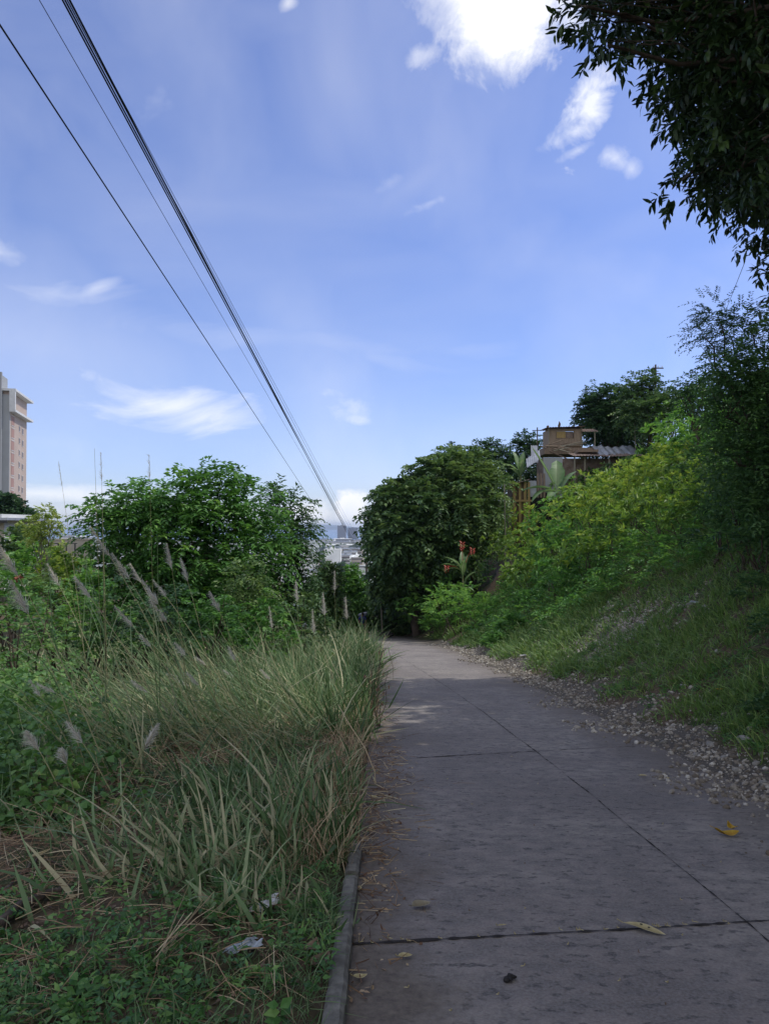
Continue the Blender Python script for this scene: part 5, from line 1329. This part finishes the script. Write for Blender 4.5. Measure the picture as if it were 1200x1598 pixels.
    # utility pole on the crest
    Yp = 78; q = P(1023, 640, Yp); q[2] = gz(q[0], Yp); o = thing('utility_pole', 'small utility pole with crossarms on the hilltop skyline', 'utility pole', q); h = P(1023, 569, Yp)[2] - q[2]
    mb = MB(); mb.tube([(0, 0, -.3), (0, 0, h)], [.13, .09], 8); mb.build('shaft', M['deadwood'], o, smooth=True)
    part('crossarm', 'deadwood', o, [((-.35, -.16, h - .45), (.75, -.1, h - .33))]); part('crossarm', 'deadwood', o, [((-.35, -.16, h - 1.0), (.45, -.1, h - .9))])
    part('transformer', 'rail', o, [((-.42, -.3, h - .95), (-.12, -.02, h - .35))])
    for xx in (-.25, .2, .6): mb = MB(); mb.tube([(xx, -.13, h - .33), (xx, -.13, h - .2), (xx, -.13, h - .12)], [.03, .05, .02], 6); mb.build('insulator', M['whitepaint'], o)


def build_wires():
    grp = 'overhead wires running down along the road'
    Yf = 84.0
    pole = P(572, 884, Yf); base = np.array([pole[0], Yf, gz(pole[0], Yf)])
    o = thing('utility_pole', 'utility pole down the road hidden in the massive dark tree where the wires end', 'utility pole', base); h = pole[2] - base[2]
    mb = MB(); mb.tube([(0, 0, -.3), (0, 0, h + .8)], [.16, .11], 9); mb.build('shaft', M['deadwood'], o, smooth=True); part('crossarm', 'deadwood', o, [((-1.0, -.2, h - .1), (.8, -.12, h + .02))])
    def wire(name, lab, n0, k, far, Yfar, r, sag):
        a, b = ray(*n0); p0 = np.array([a * k, k, CAMZ + b * k]); p1 = P(far[0], far[1], Yfar)
        d = (p1 - p0) / (p1[1] - p0[1]); ps = p0 - d * (p0[1] + 24)
        t = np.linspace(0, 1, 90)[:, None]; pts = ps + (p1 - ps) * t - UP * sag * 4 * t * (1 - t)
        mb = MB(); mb.tube(pts, r, 6); ob = mb.build(name, M['wire'], smooth=True); tag(ob, lab, 'wire', grp)
    wire('cable', 'lone cable running lowest of the overhead wires, separate from the bundle', (0, 38), 6.0, (506, 812), 78, .0085, .0)
    wire('cable', 'thin wire running just outside the thick bundle on the side of the lone cable', (66, -6), 7.6, (556, 854), Yf, .0045, .10)
    wire('cable', 'thick black cable on the outer edge of the bundle', (97, -6), 7.4, (570, 882), Yf, .0102, .03)
    wire('cable', 'thick black cable next to the outermost one in the bundle', (102, -4), 7.5, (573, 884), Yf, .0102, .03)
    wire('cable', 'thin wire between the thick cables of the bundle', (106, -4), 7.7, (571, 882), Yf, .004, .03)
    wire('cable', 'thickest black cable on the inner edge of the bundle', (114, -4), 7.4, (566, 878), Yf, .0118, .10)
    wire('cable', 'thin wire that leaves the bundle on the inner side near the far end', (104, -2), 8.2, (566, 862), Yf, .0055, 0)
    wire('cable', 'innermost thin wire towards the far end of the bundle', (107, -2), 8.4, (572, 866), Yf, .005, 0)
    # faint service wire up on the hill
    mb = MB(); a, b = P(1162, 408, 30), P(1118, 520, 60); mb.tube([a, (a + b) / 2, b], .012, 5); tag(mb.build('service_wire', M['wire']), 'faint service wire between the overhanging leaves and the feathery crown', 'wire')


def build_tower():
    Y = 170.0; b = P(15, 822, Y); top = P(15, 608, Y)[2]; b[2] = -16
    H = top - b[2]
    far = P(41, 822, 186.0); dx, dy = far[0] - b[0], far[1] - b[1]; ang = math.atan2(dy, dx); Lf = math.hypot(dx, dy)
    o = thing('apartment_tower', 'tall peach and grey apartment tower at the left edge', 'apartment tower', b)
    Mx = rot2(ang)      # local x runs away along the peach face; local -y points to its outside
    d = 16.0
    part('wall', 'peach', o, [((0, 0, 0), (Lf, d, H - .3))], Mx)
    f = part('end_wall', 'greypaint', o, [((-.6, .0, 0), (-.004, d, H - 1.2))], Mx)
    part('stair_core', 'greypaint', o, [((-1.4, 1.5, 0), (-.604, 7, H + 3.6)), ((-.6, 1.5, H - 1.1), (4, 7, H + 3.0))], Mx)
    zt = P(15, 610, Y)[2] - b[2]; z2 = P(15, 641, Y)[2] - b[2]
    part('roof_slab', 'whitepaint', o, [((-1.0, -1.3, zt - .1), (Lf + 1.0, d, zt + .4))], Mx)
    part('lower_slab', 'whitepaint', o, [((-1.0, -1.3, z2 - .3), (Lf + 1.0, -.004, z2 + .2))], Mx)
    part('side_fin', 'whitepaint', o, [((-1.0, -1.2, z2 + .2), (-.2, -.004, zt - .1))], Mx)
    def win(name, mat, x, w, z, h, sill=True):
        fr = part(name, 'whitepaint', o, [((x - .12, -.10, z - .12), (x + w + .12, -.004, z - .002)), ((x - .12, -.10, z + h), (x + w + .12, -.004, z + h + .12))], Mx)
        part('pane', mat, fr, [((x, -.05, z), (x + w, -.006, z + h - .004))], Mx)
    for k in range(9):
        z = z2 - 2.9 - 2.78 * k
        if z < 1: break
        win('window', 'peachdark', 1.2, 2.6, z - .1, 2.1); win('window', 'darkwin', 8.4, 1.0, z - .6, 1.1); win('window', 'darkwin', 11.6, 1.2, z - .9, 1.2)
    win('vent', 'darkwin', 3.4, .8, zt - 2.7, .55)


def build_left_built():
    # small house at the left edge
    Y = 42; b = P(-4, 835, Y); b[2] = gz(b[0], Y); o = thing('house', 'small pale house with a thin flat roof at the left edge under a dark tree', 'house', b)
    def L(px, py): return P(px, py, Y) - b
    x0, x1 = L(-60, 820)[0], L(6, 820)[0]; zt = L(0, 812)[2]
    part('wall', 'whitepaint', o, [((x0, 0, -.3), (x1, 4, zt))]); part('corner_trim', 'concretewall', o, [((x1 - .2, -.05, -.3), (x1 + .05, -.004, zt - .02))])
    r = part('roof', 'tin', o, [((x0 - .3, -.6, zt + .004), (x1 + .5, 4.4, zt + .14))]); part('fascia', 'rail', r, [((x0 - .3, -.65, zt - .14), (x1 + .52, -.604, zt + .0))])
    part('roof_cap', 'whitepaint', r, [((x0, -.3, zt + .144), (x1 + .05, 3.6, zt + .34))])
    # beige wall with a railing
    Y = 64; b = P(90, 866, Y); b[2] = gz(b[0], Y); o = thing('boundary_wall', 'beige concrete wall with a dark railing behind the field', 'wall', b)
    def K(px, py): return P(px, py, Y) - b
    zt = K(100, 843)[2]; part('wall', 'concretewall', o, [((K(88, 0)[0], 0, -.6), (K(150, 0)[0], .25, zt))]); part('coping', 'concretewall', o, [((K(88, 0)[0] - .05, -.05, zt + .003), (K(150, 0)[0], .3, zt + .14))])
    for px in (100, 113, 125, 138): part('railing_post', 'rail', o, [((K(px, 0)[0], -2.0, -1), (K(px, 0)[0] + .09, -1.92, K(px, 848)[2]))])
    part('top_rail', 'rail', o, [((K(99, 0)[0], -2.06, K(px, 848)[2] + .003), (K(142, 0)[0], -1.9, K(px, 848)[2] + .07))])
    # reddish scrap in the field
    p = P(28, 903, 19); mb = MB(); n = 10
    v = np.array([[math.cos(a) * .22 * (1 + .2 * rng.normal()), rng.normal(0, .05), math.sin(a) * .14] for a in np.linspace(0, 6.28, n, False)] + [[0, -.07, 0], [0, .07, 0]]); mb.add(v, [[i, (i + 1) % n, n] for i in range(n)] + [[(i + 1) % n, i, n + 1] for i in range(n)])
    f = mb.build('cloth_scrap', M['redcloth']); f.location = [float(q) for q in p]; tag(f, 'dull reddish scrap caught in the bushes of the field', 'scrap')


def build_city():
    rg = np.random.default_rng(4)
    def blk(px0, px1, pt, Y, mat, lab, name='building', floors=0, depth=None, roof='citygrey'):
        x0, x1 = P(px0, 822, Y)[0], P(px1, 822, Y)[0]; zt = P(px0, pt, Y)[2]; b = np.array([(x0 + x1) / 2, Y, -48.2]); w = (x1 - x0) / 2; H = zt - b[2]; dp = depth or 2 * w
        o = thing(name, lab, 'building', b, 'buildings of the distant city')
        part('wall', mat, o, [((-w, 0, 0), (w, dp, H))])
        part('roof', roof, o, [((-w - .4, -.4, H + .01), (w + .4, dp + .4, H + .9)), ((-w * .3, dp * .3, H + .9), (w * .2, dp * .6, H + 3))])
        if floors:
            bx = []
            for k in range(floors):
                z = H * (k + .35) / floors; bx.append(((-w * .92, -.3, z), (w * .92, -.02, z + H / floors * .45)))
            part('window', 'darkwin', o, bx)
        return o
    blk(526.5, 540, 820.5, 3000, 'cityblue', 'taller hazy blue tower block in the distant city gap', 'tower_block', 14, 40); blk(543, 558, 824, 3100, 'cityblue', 'shorter hazy blue tower block in the distant city gap', 'tower_block', 12, 40)
    w = blk(507, 532, 858, 900, 'citywhite', 'bright white building nearest in the distant city gap', 'building', 0, 14, 'citywhite')
    for k in range(5): part('pilaster', 'citytan', w, [((-7.6 + k * 1.5, -.5, 0), (-7.2 + k * 1.5, -.01, 12))])
    blk(497, 509, 866, 930, 'citytan', 'tan building adjoining the bright white one in the city gap', floors=3, depth=12)
    low = 'low roofed building of the distant city seen in the gap between the trees'
    for (x0, x1, pt, Y, m, rf) in ((500, 560, 846, 2300, 'citywhite', 'citygrey'), (508, 552, 851, 1750, 'citywhite', 'citywhite'), (498, 530, 855, 1500, 'citygrey', 'citygrey'), (534, 566, 857, 1400, 'citytan', 'citygrey'), (520, 548, 841, 2600, 'citygrey', 'citywhite'), (495, 522, 842, 2500, 'citywhite', 'citygrey'), (545, 575, 843, 2500, 'citywhite', 'citygrey'),
                                (531, 546, 867, 1050, 'citywhite', 'citygrey'), (548, 566, 870, 1000, 'citytan', 'citywhite'), (505, 520, 858, 1250, 'citytan', 'citygrey'), (535, 556, 862, 1200, 'citywhite', 'citygrey'), (95, 118, 836, 2600, 'citywhite', 'citygrey'), (116, 138, 838, 2500, 'citygrey', 'citywhite')):
        blk(x0, x1, pt, Y, m, low if x0 > 200 else 'low building of the distant city seen above the beige wall', floors=2, depth=60, roof=rf)
    for k in range(22):
        Y = rg.uniform(850, 1900); px = rg.uniform(495, 565); c = P(px, 850, Y); c[2] = -48
        tree('city_tree', 'tiny dark tree among the distant city roofs', 'tree', c, [(c + UP * 5, 4.5, .9), (c + UP * 7 + np.array([2, 0, 0]), 3, .8)], 'dark', rg, dens=.6, K=6, TL=3, L=1.8, W=.9, r0=.4, group='trees among the distant city roofs', tint0=.3)


def skin_mesh(name, mat, parent, verts, edges, radii, root=0, sub=2):
    me = bpy.data.meshes.new(name); me.from_pydata([tuple(map(float, v)) for v in verts], edges, []); me.update()
    o = bpy.data.objects.new(name, me); COL.objects.link(o); me.materials.append(M[mat])
    sk = o.modifiers.new('skin', 'SKIN')
    dat = me.skin_vertices[0].data if me.skin_vertices else None
    if dat is None:
        me.skin_vertices  # created with the modifier on evaluation
    return o


def build_person():
    """a figure at the bend, blue top, bending forward a little"""
    Y = 57.0; b = P(568, 990, Y); b[2] = float(zr(Y)); b[0] = P(566, 990, Y)[0]
    o = thing('person', 'person in a blue top and dark trousers at the far bend of the road', 'person', b)
    import bmesh
    def body(name, mat, V, E, Rr, sub=2):
        me = bpy.data.meshes.new(name); ob = bpy.data.objects.new(name, me); COL.objects.link(ob); ob.parent = o
        bm = bmesh.new(); lay = bm.verts.layers.skin.new()
        vs = []
        for k, (v, r) in enumerate(zip(V, Rr)):
            q = bm.verts.new(v); q[lay].radius = (r, r) if not isinstance(r, tuple) else r; q[lay].use_root = (k == 0); vs.append(q)
        for a, c in E: bm.edges.new((vs[a], vs[c]))
        bm.to_mesh(me); bm.free(); me.materials.append(M[mat])
        ob.modifiers.new('skin', 'SKIN').use_smooth_shade = True
        s = ob.modifiers.new('sub', 'SUBSURF'); s.levels = 1; s.render_levels = sub
        return ob
    # pelvis root, trunk leaning toward the viewer
    V = [(0, 0, .92), (0, -.04, 1.12), (0, -.12, 1.34), (0, -.17, 1.46), (0, -.20, 1.54), (0, -.23, 1.64), (0, -.23, 1.74)]
    Rr = [(.15, .12), (.15, .11), (.17, .11), (.09, .08), .055, .095, .07]
    E = [(0, 1), (1, 2), (2, 3), (3, 4), (4, 5), (5, 6)]
    def chain(start, pts, rs):
        k = start
        for p, r in zip(pts, rs): V.append(p); Rr.append(r); E.append((k, len(V) - 1)); k = len(V) - 1
        return k
    for s in (-1, 1):
        f = .12 * s
        chain(0, [(.10 * s, 0, .86), (.11 * s, -.05 - f, .48), (.11 * s, .02 - f, .10), (.12 * s, -.12 - f, .035)], [.085, .058, .038, .036])
        h = chain(3, [(.20 * s, -.15, 1.42), (.27 * s, -.22, 1.16), (.22 * s, -.40, .98), (.20 * s, -.46, .94)], [.058, .042, .032, .03])
        hx, hy, hz = V[h]
        for q, (dx, l) in enumerate(((-.03, .075), (-.01, .085), (.01, .08), (.028, .065))): chain(h, [(hx + dx, hy - .05, hz - .03), (hx + dx, hy - .05 - l * .4, hz - .03 - l * .7)], [.010, .008])
        chain(h, [(hx - .04 * s, hy - .02, hz), (hx - .055 * s, hy - .05, hz - .03)], [.011, .009])
    body('body', 'skin', V, E, Rr)
    V, Rr, E = [(0, -.01, .90), (0, -.04, 1.12), (0, -.12, 1.34), (0, -.165, 1.44), (0, -.18, 1.49)], [(.175, .14), (.172, .13), (.20, .135), (.12, .10), .07], [(0, 1), (1, 2), (2, 3), (3, 4)]
    for s in (-1, 1): chain(3, [(.20 * s, -.15, 1.42), (.26 * s, -.20, 1.22)], [.078, .064])
    body('shirt', 'shirt', V, E, Rr)
    V, Rr, E = [(0, 0, .95), (0, 0, .88)], [(.165, .13), (.16, .13)], [(0, 1)]
    for s in (-1, 1):
        f = .12 * s; chain(1, [(.10 * s, 0, .82), (.11 * s, -.05 - f, .48), (.11 * s, .02 - f, .14)], [.105, .078, .062])
    body('trousers', 'trouser', V, E, Rr)
    mb = MB(); v, f = rock_mesh(np.random.default_rng(1), 3, .0, 1); v = nrm(v) * np.array([.105, .115, .10]) + np.array([0, -.215, 1.70]); mb.add(v, f); mb.build('hair', M['hair'], o, smooth=True)
    mb = MB()
    for s in (-1, 1): mb.box((.035 * s - .012, -.335, 1.665), (.035 * s + .012, -.318, 1.68))
    mb.box((-.03, -.335, 1.60), (.03, -.318, 1.612)); mb.tube([(0, -.31, 1.67), (0, -.345, 1.635)], [.012, .018], 6); mb.build('face', M['hair'], o)
    # pale blue bundle carried on the shoulders
    v, f = rock_mesh(np.random.default_rng(3), 3, .1, .6); mb = MB(); mb.add(v * np.array([.40, .22, .26]), f)
    q = mb.build('bundle', M['bag'], smooth=True); q.location = [float(t) for t in b + np.array([.02, -.02, 1.62])]; q.rotation_euler = (0, -.25, 0); tag(q, 'pale blue bundle across the shoulders of the person at the bend', 'bundle')
    # dark heap at the road end
    v, f = rock_mesh(np.random.default_rng(9), 3, .3, .5); mb = MB(); mb.add(v, f); p = P(603, 986, 54); p[2] = float(zr(54)) + .2
    q = mb.build('boulder', M['dung'], smooth=False); q.scale = (.55, .5, .42); q.location = [float(t) for t in p]; tag(q, 'dark boulder like heap at the far road edge below the thin grey post', 'boulder')


def fallen_leaf(name, lab, px, py, L, W, rz, mat, rg, curl=.25, road=True, group=None, n=9, twist=0, lift=0):
    p = GR(px, py) if road else GL(px, py)
    x = np.linspace(0, 1, n); w = W * .5 * np.sin(math.pi * np.clip(x, .0, 1) ** .85) ** .8
    z = curl * L * (2 * x - 1) ** 2 * .5; a = np.linspace(-twist, twist, n)
    c = np.stack([(x - .5) * L, .03 * L * np.sin(x * 5), z], 1); s = np.stack([0 * a, np.cos(a), np.sin(a)], 1)
    v = np.vstack([c + s * w[:, None] + UP * (w * .45)[:, None], c, c - s * w[:, None] + UP * (w * .45)[:, None]]); i = np.arange(n - 1)
    mb = MB(); mb.add(v, np.vstack([np.stack([i, i + 1, i + n + 1, i + n], 1), np.stack([i + n, i + n + 1, i + 2 * n + 1, i + 2 * n], 1)]), np.r_[rg.uniform(.3, 1, n), np.full(n, .05), rg.uniform(.3, 1, n)])
    mb.tube([c[0] - np.array([L * .16, 0, -.01]), c[0]], .0025, 5, .2)
    o = mb.build(name, M[mat]); o.location = [float(q) for q in p + UP * (.012 + lift)]; o.rotation_euler = (0, 0, R(rz)); o.data.shade_smooth() if False else None
    tag(o, lab, 'leaf', group)
    sol = o.modifiers.new('thickness', 'SOLIDIFY'); sol.thickness = .0012
    return o


def build_litter():
    rg = np.random.default_rng(12); g = 'fallen leaves on the road'
    fallen_leaf('fallen_leaf', 'bright yellow curled leaf lying on the far lane of the road', 1133, 1306, .17, .075, -20, 'yellowleaf', rg, .5, twist=.9, group=g)
    fallen_leaf('fallen_leaf', 'second yellow leaf folded upright over the bright curled one', 1141, 1300, .12, .06, 95, 'yellowleaf', rg, .6, twist=.6, group=g, lift=.02)
    fallen_leaf('fallen_leaf', 'long pale yellow leaf with dark holes lying on the near road joint', 1005, 1454, .21, .055, -32, 'drypale', rg, .05, group=g, twist=.2)
    for (px, py) in ((1000, 1451), (1012, 1456)):
        q = GR(px, py); mb = MB(); v, f = rock_mesh(rg, 2, .1, .25); mb.add(v * .008, f); s = mb.build('dirt_speck', M['dung']); s.location = [float(t) for t in q + UP * .026]; tag(s, 'dark speck of dirt on the long pale leaf on the near joint', 'dirt', 'dark specks on the long pale leaf')
    fallen_leaf('fallen_leaf', 'broad greyish brown dry leaf lying flat on the near slab', 657, 1418, .115, .075, 25, 'drypale', rg, .2, group=g).data.materials[0] = M['drygrey']
    fallen_leaf('fallen_leaf', 'small cream leaf on the slab just below the near joint', 632, 1497, .07, .036, 10, 'drypale', rg, .15, group=g)
    fallen_leaf('fallen_leaf', 'round tan leaf beside the kerb', 559, 1391, .06, .045, 80, 'drypale', rg, .2, group=g)
    fallen_leaf('fallen_leaf', 'brownish tan leaf on the dirty slab edge at the bottom of the kerb', 562, 1531, .065, .034, 15, 'drypale', rg, .4, group=g)
    fallen_leaf('fallen_leaf', 'pale narrow scrap of leaf just above the near joint', 783, 1448, .05, .012, 15, 'drypale', rg, .1, group=g)
    fallen_leaf('fallen_leaf', 'tan leaf lying among the debris at the grass edge', 583, 1247, .10, .04, -30, 'drypale', rg, .2, group=g)
    fallen_leaf('fallen_leaf', 'reddish brown curled leaf among the debris at the grass edge', 562, 1262, .10, .06, 60, 'drybrown', rg, .5, group=g)
    fallen_leaf('fallen_leaf', 'white flake lying on the slab beyond the gravel tongue', 1003, 1213, .085, .04, 5, 'drypale', rg, .1, group=g)
    fallen_leaf('fallen_leaf', 'tiny white flake on the slab nearest the gravel', 1043, 1217, .04, .03, 40, 'drypale', rg, .1, group=g)
    fallen_leaf('fallen_leaf', 'curled tan leaf standing among twigs in the trampled corner', 63, 1355, .15, .04, 62, 'drypale', rg, .2, road=False, group='fallen leaves in the grass', lift=.06)
    fallen_leaf('fallen_leaf', 'brown curled leaf against the kerb', 487, 1500, .11, .06, 75, 'drybrown', rg, .5, road=False, group='fallen leaves in the grass', lift=.03)
    fallen_leaf('fallen_leaf', 'large pale brown leaf against the kerb under the grass', 500, 1520, .13, .07, 60, 'drybrown', rg, .3, road=False, group='fallen leaves in the grass', lift=.02)
    for k in range(34):
        px, py = rg.uniform(620, 1160), rg.uniform(1120, 1590)
        fallen_leaf('leaf_flake', 'tiny dry flake scattered on the grey slab', px, py, rg.uniform(.008, .022), .008, rg.uniform(0, 360), 'drypale' if k % 3 else 'drybrown', rg, .1, group='tiny dry flakes on the road', n=4)
    for k in range(26):
        px = 545 + 640 * rg.random(); py = 1476 - 37 * (px - 535) / 665 + rg.normal(0, 1.5)
        fallen_leaf('leaf_flake', 'tiny pale flake caught in the near road joint', px, py, rg.uniform(.008, .03), .007, rg.uniform(-40, 40), 'drypale', rg, .1, group='tiny dry flakes in the near joint', n=4)
    # dark lump on the near slab
    q = GR(796, 1532); mb = MB()
    for k in range(7):
        v, f = rock_mesh(rg, 2, .4, .6); mb.add(v * rg.uniform(.010, .02) + np.array([rg.normal(0, .013), rg.normal(0, .013), .012]), f)
    o = mb.build('dirt_clod', M['dung']); o.location = [float(t) for t in q]; tag(o, 'small black crumbly clod on the nearest slab', 'clod')

    def crumple(name, lab, p, sx, sy, mat, rz):
        n = 9; x, y = np.meshgrid(np.linspace(-1, 1, n), np.linspace(-1, 1, n)); z = .5 * (fbm(x * 1.6 + p[0] * 7, y * 1.6 + p[1] * 5, 3) - .5) + .3 * rg.normal(0, .25, x.shape)
        i, j = np.meshgrid(np.arange(n - 1), np.arange(n - 1), indexing='ij'); k = (i * n + j).ravel(); mb = MB(); mb.add(np.stack([x * sx * (1 + .2 * rg.normal(0, 1, x.shape)), y * sy, np.abs(z) * (sx + sy) * .8 + .01], -1).reshape(-1, 3), np.stack([k, k + 1, k + n + 1, k + n], 1))
        o = mb.build(name, M[mat]); o.location = [float(t) for t in p]; o.rotation_euler = (0, 0, R(rz)); s = o.modifiers.new('thickness', 'SOLIDIFY'); s.thickness = .002
        return tag(o, lab, 'litter')
    crumple('plastic_scrap', 'crumpled whitish plastic scrap on the straw in front of the kerb', GL(415, 1430) + UP * .03, .085, .035, 'litter', 50)
    crumple('plastic_scrap', 'pale blue green plastic wrapper in the weeds below the whitish scrap', GL(378, 1500) + UP * .03, .075, .035, 'bluelitter', 35)
    crumple('plastic_scrap', 'small white litter scrap by the gravel on the grassy slope', GL(978, 956), .13, .06, 'litter', 10)
    crumple('plastic_scrap', 'bluish white plastic litter higher on the grassy slope', GL(1088, 943), .14, .10, 'bluelitter', 20)
    crumple('plastic_scrap', 'white litter scrap lying on the verge beside the road gravel', GL(822, 1024), .18, .07, 'litter', 0)
    crumple('plastic_scrap', 'white scrap lying low in the shaded grass near the yellow leaf', GL(1068, 1070), .07, .03, 'litter', 0)
    crumple('plastic_scrap', 'pale scrap beside the earth path', GL(785, 955), .16, .1, 'litter', 0)
    fallen_leaf('fallen_leaf', 'yellow leaf lying in the dark grass at the foot of the slope', 1122, 1087, .13, .07, 20, 'yellowleaf', rg, .3, road=False, group='fallen leaves in the grass', lift=.08)


M['redcloth'] = plain('dull_red_cloth', (.34, .12, .08), .9, 0, .3, 9, .2)
M['drygrey'] = leafmat('fallen_grey_leaf', [(0, (.20, .17, .11)), (1, (.34, .31, .23))], .1, .7, .2)
import time as _t
for f in (build_trees, build_slope, build_shrubs, build_left, build_shacks, build_wires, build_tower, build_left_built, build_city, build_person, build_litter, build_haze):
    _q = _t.perf_counter(); f(); print(f.__name__, round(_t.perf_counter() - _q, 2))
